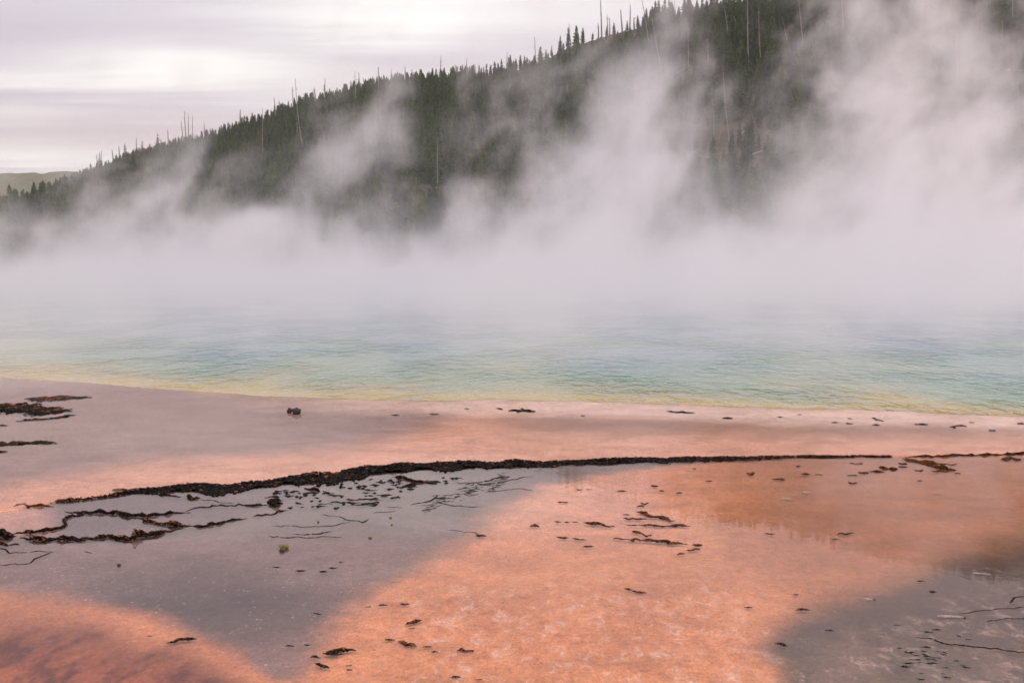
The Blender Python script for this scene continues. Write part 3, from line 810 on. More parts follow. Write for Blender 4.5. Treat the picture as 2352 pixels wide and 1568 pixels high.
# the long dark rim that dams the upper terrace
rim_th = [9, 12, 10, 12, 14, 16, 18, 24, 24, 26, 28, 26, 25, 25, 22, 19, 17, 16, 12, 8, 6]
def ridge_rim():
    px = np.array([p[0] for p in RIM_LINE]); W = np.array([at(x, y, 0)[:2] for x, y in RIM_LINE])
    th = np.interp(px, rim_x, rim_th)
    seg = np.linalg.norm(np.diff(W, axis=0), axis=1); cum = np.r_[0, np.cumsum(seg)]
    n = 15000
    t = RNG.random(n) * cum[-1]
    x, y, w = np.interp(t, cum, W[:, 0]), np.interp(t, cum, W[:, 1]), np.interp(t, cum, th)
    big = y / FPX
    hgt = np.clip(w * .42, 3.0, 9.5) * big * (.85 + 1.3 * fbm(t * 3, t * 0 + 2, 3))
    dep = np.maximum(w - 5, 1.5) * big * 6.0 * np.clip(.55 + 2.2 * (fbm(t * 1.6, t * 0 + 8, 4, .65) + .12), .12, 1.9)   # ragged skirt
    u = RNG.random(n) ** 1.7
    hole = vnoise(x * 14, y * 9) * u
    keep = (hole < .46) & ((w > 13) | (vnoise(t * 3.1, t * 0 + 4) + .7 * RNG.random(n) > .42 + .02 * (13 - w)))
    t, x, y, w, hgt, dep, u = (v[keep] for v in (t, x, y, w, hgt, dep, u)); n = len(t)
    y = y + .07 * fbm(t * .9 + 4, t * 0 + 3, 3) + .07 * fbm(t * 5, t * 0 + 6, 3)
    s0 = .0125 * np.clip(w / 20, .55, 1.15)
    z = hgt * np.clip(1 - u * 1.25, .06, 1) ** .8 * RNG.random(n) ** .35
    front = RNG.random(n) < .45                                     # the steep face below the lip
    z = np.where(front & (u < .35), hgt * RNG.random(n), z)
    yy = y - u * dep + .02 * RNG.normal(0, 1, n) + .012
    top = (u < .10) * .30 + (w < 13) * .22
    V, F, C = lobes(np.stack([x + RNG.normal(0, .01, n), yy, z], 1), s0 * RNG.uniform(.5, 1.2, n), palette(n, .02, .05, top * .45), .62)
    c0 = np.array((V[:, 0].mean(), V[:, 1].mean(), 0.))
    o = link('mat_dam', mesh_np('mat_dam', V - c0, F, M_CLUMP, {'tone': C})); o.location = c0
    tag(o, 'long black crusty rim curving across the whole shallow flat', 'mat dam')
RIM_LINE = [(132, 1151), (160, 1147), (196, 1146), (252, 1139), (308, 1127), (364, 1124), (420, 1118), (476, 1117), (532, 1118), (588, 1112), (648, 1103), (732, 1093), (844, 1080), (956, 1072), (1068, 1066), (1223, 1064), (1367, 1059), (1559, 1053), (1703, 1052), (1847, 1049), (2046, 1048)]
rim_x = [p[0] for p in RIM_LINE]
ridge_rim()
R = lambda pts, th, *a, **k: ridge('mat_ridge', pts, np.array(th, float) * 1.25 if not np.isscalar(th) else th, *a, **k)
G1 = 'black mat ridges in the shallow pool'
R(q5((1775, 72), (1850, 68), (2000, 63), (2180, 58), (2352, 52), (2600, 46)), 6, 'thin dark continuation of the rim at the right frame edge', 'mat ridge', G1, z=.0, rust=.3)
R(q3((110, 528), (200, 520), (300, 518), (440, 527)), [6, 7, 7, 5], 'rusty slim mat tongue off the left tip of the long rim', 'mat ridge', G1, rust=.55)
R(q3((540, 566), (700, 580), (800, 575), (900, 580), (1000, 592), (1050, 602), (1200, 602), (1400, 583), (1560, 575)), [4, 7, 9, 11, 9, 10, 10, 9, 5], 'black ridge dividing the upper from the lower left pool', 'mat ridge', G1)
R(q3((1530, 562), (1650, 530), (1850, 517), (2000, 511), (2090, 520), (2190, 512)), [2.5, 3, 2.5, 3, 8, 9], 'thin wavy dark line joining the dividing ridge to the black knot', 'mat ridge', G1)
R(q3((690, 592), (600, 605), (520, 630), (548, 672), (500, 700), (400, 722), (250, 742), (80, 747)), [8, 8, 7, 7, 8, 10, 9, 4], 'black ridge bending down the left side of the small pool', 'mat ridge', G1)
R(q3((170, 780), (300, 802), (450, 797), (600, 792), (655, 802), (850, 772), (1050, 790), (1250, 762), (1400, 722), (1470, 705)), [9, 13, 12, 9, 6, 12, 15, 13, 10, 7], 'thick lumpy black ridge nearest the camera, closing the small pool', 'mat ridge', G1, rust=.12)
R(q3((1215, 610), (1190, 645), (1300, 668), (1450, 690), (1560, 683)), [10, 10, 12, 14, 9], 'brown-black hooked ridge between the two left pools', 'mat ridge', G1, rust=.3)
R(q3((1560, 683), (1680, 690), (1800, 665), (1950, 632), (2025, 620)), [6, 7, 7, 5, 3], 'tapering black ridge running right from the hooked ridge', 'mat ridge', G1)
R(q3((2080, 605), (2220, 590), (2350, 553)), [4, 6, 4], 'short black ridge segment below the black knot', 'mat ridge', G1)
R(q3((2200, 490), (2250, 505), (2310, 500)), [14, 24, 14], 'black knot of mat lumps at the meeting of thin ridges', 'mat ridge', G1)
R(q3((-60, 760), (0, 765), (70, 775), (120, 765)), [16, 20, 14, 3], 'lumpy black mat heap cut by the left frame edge', 'mat ridge', G1)
R(q3((-60, 838), (20, 838), (70, 845)), [9, 7, 3], 'low dark mat lump under the heap at the left frame edge', 'mat ridge', G1)
R(q3((70, 842), (160, 835)), [3, 4], 'small dark sliver right of the low left lump', 'mat ridge', G1)
R(q3((1300, 432), (1400, 440), (1480, 448)), [4, 5, 3], 'slim dark spur under the rim above the upper left pool', 'mat ridge', G1)
R(q3((1540, 440), (1570, 460), (1640, 455)), [14, 9, 4], 'dark tuft hanging below the rim above the upper left pool', 'mat ridge', G1)
R(q4((480, 375), (560, 395), (610, 400)), [5, 8, 4], 'short dark tongue sticking out below the middle of the rim', 'mat ridge', G1)
R(q4((1200, 283), (1300, 290), (1400, 320), (1570, 338)), [5, 8, 7, 3], 'dark branching tongue trailing right below the rim', 'mat ridge', G1)
R(q4((1270, 372), (1340, 350), (1400, 340)), [4, 6, 5], 'small dark wedge under the branching tongue', 'mat ridge', G1)
# thin strands and cracks
S = lambda pts, th, lab, **k: ridge('mat_strand', pts, np.array(th, float) * .62 if not np.isscalar(th) else th * .62, lab, 'mat strand', 'thin dark strands on the grey mat', lobe=.0042, dens=1.3, wk=1.0, gap=.20, **k)
S(q3((-40, 862), (40, 875), (80, 905), (200, 900), (320, 890), (450, 895)), [3.5, 4, 3, 2, 2, 1.5], 'thin dark crack line under the heap at the left edge')
S(q3((-40, 1008), (150, 995), (250, 985), (290, 960), (340, 938), (400, 905), (425, 895)), [2, 2, 3, 4, 2.5, 3, 1.5], 'stepped dark crack climbing right at the left frame edge')
S(q4((190, 765), (300, 780), (420, 772), (480, 780)), 3, 'dark twig-like strand at the left of the tangled strands')
S(q4((390, 750), (480, 760), (560, 752), (640, 745), (700, 725)), [2, 4, 5, 4, 2], 'thickest twig-like strand in the middle of the tangled strands', rust=.3)
S(q4((430, 770), (520, 785), (620, 765), (790, 773)), [3, 2, 2, 2], 'thin strand trailing right of the tangled strands')
S(q4((210, 683), (360, 681), (500, 687), (600, 685), (740, 680), (860, 650)), [1.5, 2, 2.5, 2, 2.5, 2], 'long thin level strand left of the hooked strand')
S(q4((720, 598), (780, 612), (870, 640), (960, 645), (1005, 630)), [3, 2.5, 2.5, 3, 4], 'thin strand ending in an upturned hook')
S(q4((620, 592), (720, 598)), 1.5, 'faint short strand left of the hooked strand')
S(q4((1560, 478), (1640, 505), (1720, 520), (1940, 527)), [3, 2.5, 3, 1.5], 'curved strand sweeping right out of the dark web')
S(q4((1050, 576), (1150, 572), (1230, 560)), 2, 'faint level strand under the middle of the pool')
S(q4((820, 467), (900, 472), (1000, 470), (1130, 472)), [4, 4, 3, 1.5], 'dark level strand in the middle of the pool')
S(q4((1160, 527), (1280, 533)), 2, 'short faint strand left of the dark web')
S(q4((1350, 510), (1450, 495), (1530, 470), (1580, 430)), [2, 4, 5, 3], 'dark strand climbing into the left of the web')
S(q4((1700, 330), (1840, 335), (2000, 310), (2120, 280), (2060, 255)), [2, 3, 3, 3, 2], 'looping strand under the rim at the top of the web')
S(q4((1850, 325), (1950, 345), (2100, 325), (2260, 290), (2352, 280)), [3, 4, 4, 3, 2], 'dark strand running right under the rim from the web')
S(q4((1960, 410), (2150, 385), (2250, 380), (2352, 395)), [1.5, 2, 2, 1.5], 'faint strand at the right end of the web')
S(q4((1660, 715), (1800, 728), (1880, 735), (1920, 765)), [1, 1.2, 2, 2.5], 'faint rusty strand leading to a lone orange scrap', rust=.4)
S(q3((1640, 465), (1750, 470), (1800, 490), (1920, 500)), 1.6, 'hair-thin strand in the upper left pool')
S(q3((690, 890), (750, 905)), 1.4, 'hair-thin strand below the hooked ridge')
S(qb((1850, 1230), (1930, 1240), (2000, 1262), (2120, 1275), (2220, 1285), (2400, 1305)), [3, 4, 3, 4, 3, 4], 'long dark crack in the grey flat at the lower right')
S(qb((2050, 1125), (2140, 1112), (2250, 1100), (2380, 1090)), [1.5, 2, 2, 2], 'faint crack above the long one at the lower right')
S(qb((2290, 1075), (2310, 1050), (2370, 1040)), 3, 'short dark crack at the right frame edge')
S(qb((2180, 1160), (2260, 1148), (2380, 1142)), 2, 'brownish crack between the two lower right cracks', rust=.4)
web = [(1500 + 520 * random.random(), 0) for _ in range(46)]
for k in range(84):
    x = random.uniform(1440, 2120); y = 510 - (x - 1480) * .33 + random.gauss(0, 26); l = random.uniform(20, 95); s = random.uniform(-.30, .08)
    ridge('mat_strand', q4((x, y), (x + l * .5, y + l * s * .5 + random.uniform(-6, 6)), (x + l, y + l * s)), random.uniform(.5, 1.5), 'short dark strand in the fine web below the rim', 'mat strand', 'strands of the dark web', lobe=.0036, dens=1.3, wk=1.0, gap=.15, jag=.8, tj=.5)
for k in range(40):
    x = random.gauss(1900, 90); y = random.gauss(1320, 60); l = random.uniform(12, 45)
    if x < 1760 or y > 1440: continue
    ridge('mat_strand', qb((x, y), (x + l, y + random.uniform(-1, 8))), random.uniform(1.5, 3.5), 'small dark streak on the grey flat at the lower right', 'mat strand', 'dark streaks on the lower right flat', lobe=.005, dens=1.1, wk=1.2, rust=.05)
# scraps in the dark pool, too alike to tell apart
def in_pool(x, y):
    rim = np.interp(x, [0, 450, 900, 1500, 1900], [400, 385, 290, 300, 250]); low = np.interp(x, [0, 400, 900, 1300, 1600, 1900], [520, 545, 545, 430, 340, 300])
    return rim < y < low
k = 0
while k < 105:
    x, y = random.uniform(150, 1850), random.uniform(250, 560)
    if not in_pool(x, y) or random.random() < (y - 300) / 420: continue
    l = random.choice((18, 26, 36, 50, 75, 110)) * random.uniform(.7, 1.2); k += 1
    ridge('mat_scrap', q4(*[(x + l * i / 4, y + random.gauss(0, 2.2) * (i > 0)) for i in range(5)]), [random.uniform(1., 5.5) for i in range(5)], 'small black mat scrap in the grey pool below the rim', 'mat scrap', 'black scraps below the rim', rust=.04, lobe=.0056, dens=1.5, hk=.28, wk=3.2, tj=.6, jag=.6)
# rust-brown scraps on the orange flat
P = lambda pts, th, lab, **kw: ridge('mat_scrap', pts, th, lab, 'mat scrap', 'rust-brown scraps on the orange flat', **{**dict(rust=.5, olive=.12, hk=.32, wk=2.6, lobe=.0066, gap=.14, jag=1.5, tj=.5), **kw})
P(q5((500, 330), (540, 345), (580, 356), (640, 364), (680, 372)), [9, 12, 9, 11, 5], 'topmost long rust-brown scrap of the central cluster')
P(q5((438, 358), (500, 366), (550, 364)), [4, 5, 4], 'slim dark scrap at the left foot of the topmost cluster scrap')
P(q5((448, 394), (500, 394)), 4.5, 'short scrap at the left end of the long middle scrap')
P(q5((506, 392), (560, 394), (640, 400), (700, 398), (752, 399)), [4, 5, 10, 10, 5], 'long rust-brown scrap across the middle of the central cluster')
P(q5((480, 424), (505, 428), (525, 434)), [8, 11, 6], 'stubby brown scrap between the long middle and bottom scraps')
P(q5((525, 434), (568, 440)), 2, 'thin tail trailing from the stubby brown scrap')
P(q5((390, 457), (450, 461)), 5, 'short scrap at the left end of the bottom long scrap')
P(q5((455, 461), (560, 464), (580, 466), (650, 478), (740, 485)), [4, 10, 13, 7, 5], 'longest rust-brown scrap at the bottom of the central cluster')
P(q5((765, 488), (810, 489)), 7, 'short brown scrap right of the longest cluster scrap')
P(q5((740, 513), (800, 511)), 6, 'flat brown scrap under the right end of the longest scrap')
P(q5((695, 533), (726, 529)), 5, 'lowest tiny brown scrap of the central cluster')
P(q5((248, 382), (310, 390), (386, 399)), [6, 9, 5], 'rust-brown scrap lying left of the central cluster')
P(q5((108, 377), (132, 379)), 4, 'leftmost of three tiny scraps in a level row')
P(q5((155, 380), (176, 380)), 4, 'middle of three tiny scraps in a level row')
P(q5((190, 378), (216, 379)), 4, 'rightmost of three tiny scraps in a level row')
P(q5((118, 452), (170, 454)), 5, 'flat scrap left of a dotted line of crumbs')
P(q5((195, 457), (225, 461), (255, 463)), 3, 'dotted line of crumbs beside a flat scrap')
P(q5((242, 497), (290, 495)), 6, 'lone oval brown scrap below the dotted crumbs')
P(q5((-8, 400), (10, 396), (30, 401)), [4, 9, 4], 'peaked brown scrap on the boundary of the grey and orange mat')
P(q5((430, 344), (466, 344)), 2.5, 'faint thin scrap above the slim dark cluster scrap')
row = [(120, 284, 170, 286, 4), (210, 224, 235, 224, 3), (255, 224, 282, 224, 4), (405, 232, 445, 232, 5), (568, 206, 600, 207, 4.5), (608, 231, 630, 231, 3.5), (690, 241, 712, 241, 3), (520, 287, 552, 287, 4), (500, 305, 532, 306, 3),
       (828, 183, 858, 183, 5), (1028, 144, 1060, 144, 5), (1148, 175, 1205, 176, 5), (1288, 151, 1328, 152, 5), (1352, 153, 1388, 153, 4), (1265, 110, 1280, 110, 2), (770, 123, 780, 123, 2)]
row.sort(key=lambda r: r[0])
for k, (a, b, c, d, t) in enumerate(row):
    P(q5((a, b), ((a + c) / 2, (b + d) / 2 + 1), (c, d)), t, 'small scrap in the loose scatter above the central cluster, %s from the left' % ordinal(k), rust=.45)
row = [(1505, 157, 1555, 157, 5), (1560, 142, 1605, 143, 6), (1612, 138, 1685, 140, 7), (1660, 120, 1745, 125, 8), (1752, 100, 1790, 100, 6), (1751, 116, 1795, 116, 5), (1520, 98, 1578, 100, 5), (1830, 132, 1868, 132, 4), (1515, 192, 1550, 191, 7), (2022, 148, 2048, 149, 3)]
row.sort(key=lambda r: r[0])
for k, (a, b, c, d, t) in enumerate(row):
    P(q5((a, b), ((a + c) / 2, (b + d) / 2 + 1), (c, d)), t, 'dark rusty scrap below the gap in the rim, %s from the left' % ordinal(k), rust=.4)
P(q5((1770, 78), (1820, 86), (1900, 98), (1960, 103), (2032, 100)), [6, 12, 15, 9, 5], 'big orange-rust mat patch right of the gap in the rim', rust=.75)
P(q5((1890, 112), (1950, 122), (2030, 132)), [8, 14, 6], 'dark lower lobe of the big rusty patch by the rim gap', rust=.4)
P(q5((1910, 138), (1990, 140)), 4, 'small flat scrap under the big rusty patch by the rim gap')
P(q5((2240, 82), (2290, 74), (2345, 78)), [5, 9, 4], 'ragged rusty scrap under the rim at the right edge', rust=.6)
P(q5((1840, 182), (1866, 182)), 3, 'tiny dark scrap on the brown right flat', rust=.2)
P(q5((1115, 433), (1160, 434)), 4, 'dark olive scrap alone in the middle of the orange flat', rust=.05, olive=.4)
P(q5((1425, 460), (1462, 462)), 3.5, 'brown scrap in the dark tree reflection')
P(q5((1535, 430), (1460, 438)), 2, 'thin pale-edged scrap over the dark tree reflection', rust=.2)
C_ = lambda pts, th, lab: tag(ridge('crust_flake', pts, th * .7, lab, 'crust flake', 'pale crust flakes', mat=M_CRUST, hk=.2, wk=4, lobe=.008, jag=.5), lab)
C_(q5((1290, 236), (1326, 239)), 4, 'pale crust flake with a dark edge above the tree reflection')
C_(q5((1185, 267), (1210, 265), (1240, 271)), 4, 'arched pale crust flake left of the tree reflection')
C_(q5((1915, 240), (1960, 244)), 4, 'pale crust flake on the brown right flat')
C_(qb((2120, 935), (2200, 942)), 3, 'pale crust flake on the dark tree reflection at the right')
C_(qb((1960, 1133), (2070, 1136)), 4, 'flat pale crust flake on the grey lower right flat')
C_(qb((1615, 1053), (1655, 1056)), 3.5, 'pale crust flake beside a small pebble at lower right')
near = [(qa((770, 1256), (800, 1248), (850, 1240), (900, 1238)), [5, 9, 9, 4], 'ring-shaped dark brown scrap on the brick-red mat'),
    (qa((680, 1224), (698, 1224)), 3, 'tiny dark scrap on the brick-red mat'),
    (qa((1490, 1306), (1530, 1298), (1575, 1290), (1632, 1291)), [7, 11, 9, 5], 'largest dark brown scrap at the bottom between grey and orange'),
    (qa((1520, 1312), (1570, 1308)), 5, 'dark scrap tucked under the largest bottom scrap'),
    (qa((1430, 1322), (1466, 1325)), 5, 'small black scrap left of the largest bottom scrap'),
    (qa((1452, 1350), (1480, 1360), (1508, 1370)), [5, 8, 5], 'sunken black scrap below the small black one'),
    (qa((1594, 1361), (1616, 1360)), 4, 'upper of two tiny black scraps near the bottom'),
    (qa((1594, 1380), (1616, 1380)), 4, 'lower of two tiny black scraps near the bottom'),
    (qa((1868, 1170), (1900, 1158), (1934, 1151)), [7, 9, 5], 'slanted curled rust-brown scrap on the orange foreground'),
    (qa((1740, 1086), (1776, 1083)), 6, 'oval brown scrap on the upper orange foreground'),
    (qa((1840, 1076), (1876, 1077)), 5, 'flat brown scrap right of the oval one'),
    (qa((1686, 1091), (1708, 1090)), 2.5, 'faint scrap left of the oval brown one'),
    (qa((1883, 1191), (1904, 1190)), 2.5, 'crumb below the slanted curled scrap'),
    (qa((1770, 1240), (1812, 1242)), 5, 'left scrap of the line of four on the orange foreground'),
    (qa((1834, 1251), (1870, 1262), (1908, 1271)), [4, 9, 5], 'biggest scrap of the line of four on the orange foreground'),
    (qa((1950, 1275), (1982, 1273)), 4.5, 'third scrap of the line of four on the orange foreground'),
    (qa((1985, 1297), (2008, 1297)), 2.5, 'last tiny scrap of the line of four on the orange foreground'),
    (qa((2104, 1291), (2140, 1290), (2176, 1294)), 4, 'slim level scrap beside the pale crust'),
    (qa((2074, 1414), (2112, 1412)), 6, 'pale-edged brown scrap at the bottom edge'),
    (qa((2195, 1424), (2212, 1424)), 3, 'crumb right of the bottom edge scrap'),
    (qa((2188, 766), (2232, 766)), 6, 'lone bright orange scrap at the edge of the grey mat'),
    (qb((520, 1007), (548, 1013)), 4, 'left bit of the broken scrap on the pale orange flat'),
    (qb((548, 1017), (580, 1023), (612, 1027)), 5, 'right and longer bit of the broken scrap on the pale orange flat'),
    (qb((1070, 1093), (1102, 1094)), 4.5, 'small brown scrap in the lower orange flat'),
    (qb((1310, 1106), (1335, 1103), (1364, 1105)), [5, 8, 4], 'dark hump-shaped scrap at the edge of the right grey flat'),
    (qb((1290, 1035), (1312, 1035)), 3, 'crumb above the dark hump-shaped scrap'),
    (qb((1918, 1023), (1945, 1023)), 5, 'black scrap on the right grey flat below the reflection'),
    (qb((1862, 973), (1896, 974)), 4, 'dark scrap with a pale rim at the reflected treetops'),
    (qb((1210, 1260), (1258, 1270)), 6, 'slanted black scrap in the lower grey flat'),
    (qb((1440, 1198), (1475, 1200)), 3, 'faint dark scrap in the middle of the right grey flat'),
    (qb((1760, 1176), (1778, 1176)), 3.5, 'tiny black scrap left of the long crack'),
    (qa((1255, 908), (1285, 911)), 2.5, 'thin black scrap on the grey mat below the pale stones'),
    (qa((1360, 926), (1402, 925)), 5, 'black scrap on the grey mat, left of a close pair'),
    (qa((1466, 930), (1504, 931)), 4.5, 'black scrap on the grey mat, right of a close pair'),
    (qa((1510, 914), (1545, 915)), 2.5, 'thin black scrap above the close pair on grey mat'),
    (qa((1556, 888), (1576, 887)), 4, 'small brown crumb above the close pair on the grey mat'),
    (qa((1440, 1120), (1475, 1126)), 3, 'faint sunken scrap at the dark tip of the grey mat'),
    (qa((1310, 1270), (1350, 1272)), 2.5, 'thin sunken scrap left of the largest bottom scrap'),
    (qa((1400, 1266), (1424, 1266)), 3, 'tiny sunken scrap above the largest bottom scrap')]
for pts, th, lab in near:
    dk = 'black' in lab or 'sunken' in lab or 'dark brown' in lab
    P(pts, th, lab, rust=.10 if dk else .5)
# upper terrace islands
ridge('mat_island', [(-60, 932), (0, 935), (60, 938), (110, 945), (160, 944)], [16, 24, 26, 18, 8], 'dark brown mat island in the lilac water at the left', 'mat island', 'mat islands at the left edge', z=Z_UP, rust=.05, hk=.17, wk=7.5, lobe=.020, dens=.8)
ridge('mat_island', [(60, 915), (110, 914), (160, 913), (205, 912)], [6, 10, 8, 4], 'rust-tinted upper lobe of the left mat island', 'mat island', 'mat islands at the left edge', z=Z_UP, rust=.35, hk=.12, wk=9, lobe=.022, dens=.8)
ridge('mat_island', [(40, 966), (100, 963), (170, 952)], [4, 5, 4], 'thin near edge strip of the left mat island', 'mat island', 'mat islands at the left edge', z=Z_UP, rust=.15, hk=.3, wk=4, lobe=.025)
ridge('mat_island', [(-40, 975), (15, 976)], [3, 3], 'small dark strip just under the left mat island', 'mat island', 'mat islands at the left edge', z=Z_UP, rust=.15, hk=.3, wk=4, lobe=.02)
ridge('mat_island', [(-60, 1018), (0, 1018), (60, 1017), (128, 1017)], [8, 9, 9, 4], 'flat olive mat strip at the left frame edge', 'mat island', 'mat islands at the left edge', z=Z_UP, rust=.12, olive=.6, hk=.4, wk=3, lobe=.02)
ridge('mat_island', [(-40, 1035), (16, 1035)], [7, 5], 'small brown mat strip below the olive one at the left edge', 'mat island', 'mat islands at the left edge', z=Z_UP, rust=.4, hk=.4, wk=3, lobe=.02)
U = lambda pts, th, lab, **kw: ridge('mat_scrap', pts, th, lab, 'mat scrap', 'scraps on the upper terrace', **{**dict(z=Z_UP, rust=.15, hk=.45, wk=2.5, lobe=.018), **kw})
U([(900, 952), (916, 952)], 4, 'small dark scrap right of the two dark boulders')
U([(1170, 942), (1205, 943), (1228, 944)], [3, 5, 5], 'dark scrap near the pale shore at the middle')
U([(1663, 959), (1682, 960)], 4, 'dark scrap on the pale shore right of the middle', rust=.4)
U(qb((1535, 250), (1560, 250)), 3, 'first small scrap on the pale right shore'); U(qb((1660, 256), (1690, 257)), 3.5, 'second small scrap on the pale right shore')
U(qb((1855, 253), (1905, 254)), 3.5, 'third small scrap on the pale right shore'); U(qb((2035, 260), (2085, 261)), 4, 'fourth small scrap on the pale right shore')
U(qb((2190, 282), (2222, 282)), 3, 'fifth small scrap on the pale right shore'); U(qb((2325, 250), (2352, 250)), 4.5, 'last small scrap on the pale right shore')
U(qb((715, 193), (760, 196), (840, 200)), 2, 'thin broken dark line on the shore right of the middle'); U(qb((980, 226), (1008, 226)), 3.5, 'lone dark scrap below the shore line')
for k in range(15):
    x = random.uniform(980, 2352); y = np.interp(x, SX, SY) + random.uniform(8, 34); l = random.uniform(6, 20)
    ridge('mat_scrap', [(x, y), (x + l * .5, y + random.uniform(-1, 1.5)), (x + l, y + random.uniform(0, 2))], random.uniform(1, 2.4), 'tiny dark crumb of mat on the pale shore of the spring', 'mat scrap', 'crumbs on the pale shore', z=Z_UP, rust=.2, hk=.4, wk=2.5, lobe=.011, jag=.4)
U([(262, 1123), (290, 1123)], 4, 'small olive scrap floating just above the rim', rust=.3, olive=.5)
# stones
def stone(name, px, py, w, h, lab, mat, z=0., cat='stone', group=None):
    p = at(px, py + h * .5, z); k = p.y / FPX
    bm = bmesh.new(); bmesh.ops.create_icosphere(bm, subdivisions=3, radius=1)
    sd_ = random.random() * 40
    from mathutils import noise as mn
    for v in bm.verts:
        n = mn.fractal(v.co * 1.6 + Vector((sd_, 0, 0)), 1, 2, 3) * .5
        v.co = v.co * (1 + n + .12 * abs(mn.noise(v.co * 4 + Vector((sd_, 3, 0))))); v.co.x *= w * .5 * k; v.co.y *= w * .45 * k; v.co.z *= h * .62 * k
    for f in bm.faces: f.smooth = True
    me = bpy.data.meshes.new(name); bm.to_mesh(me); bm.free(); me.materials.append(mat)
    o = link(name, me); o.location = p + Vector((0, 0, h * .3 * k))
    return tag(o, lab, cat, group)
stone('boulder', 681, 942, 20, 13, 'larger round dark boulder on the pale flat near the spring', M_STONE, Z_UP)
stone('boulder', 665, 941, 12, 9, 'smaller dark boulder touching the larger one near the spring', M_STONE, Z_UP)
stone('stone', 652, 1253, 21, 11, 'mossy yellow-brown stone below the tangled strands', M_PALE)
stone('stone', 648, 1263, 11, 7, 'small dark stone in front of the mossy yellow one', M_STONE)
stone('pebble', 850, 1233, 8, 5, 'yellow-brown pebble alone on the grey mat right of the strands', M_PALE)
stone('pebble', 731, 1197, 5, 4, 'small pale pebble above the long thin strand', M_PALE)
stone('pebble', 897, 1187, 5, 4, 'small pale pebble on the grey mat right of the hooked strand', M_PALE)
stone('pebble', 273, 1296, 8, 5, 'brown pebble alone on the left grey mat', M_STONE)
stone('pebble', 900, 1204, 4, 3, 'tiny dark pebble near the right of the grey mat', M_STONE)
stone('pebble', 2008, 1374, 6, 4, 'brown pebble beside a pale crust flake at lower right', M_PALE)
stone('pebble', 2216, 1416, 6, 4, 'pale pebble on the crack in the lower right flat', M_PALE)

# ------------------------------------------------------------------ air
def build_haze():
    m = Mat('haze')
    pv = m.N('ShaderNodeVolumePrincipled')
    pv.inputs['Color'].default_value = (.98, .97, .99, 1); pv.inputs['Density'].default_value = .00007; pv.inputs['Anisotropy'].default_value = .3
    m.nt.links.new(pv.outputs[0], m.out.inputs['Volume'])
    bm = bmesh.new(); bmesh.ops.create_cube(bm, size=1)
    for v in bm.verts: v.co = Vector((v.co.x * 6400, (v.co.y + .5) * 3600 - 300, -30 if v.co.z < 0 else 260))
    me = bpy.data.meshes.new('haze'); bm.to_mesh(me); bm.free(); me.materials.append(m.m)
    tag(link('haze', me), 'thin pale air over the valley', None, None, 'stuff')
build_haze()

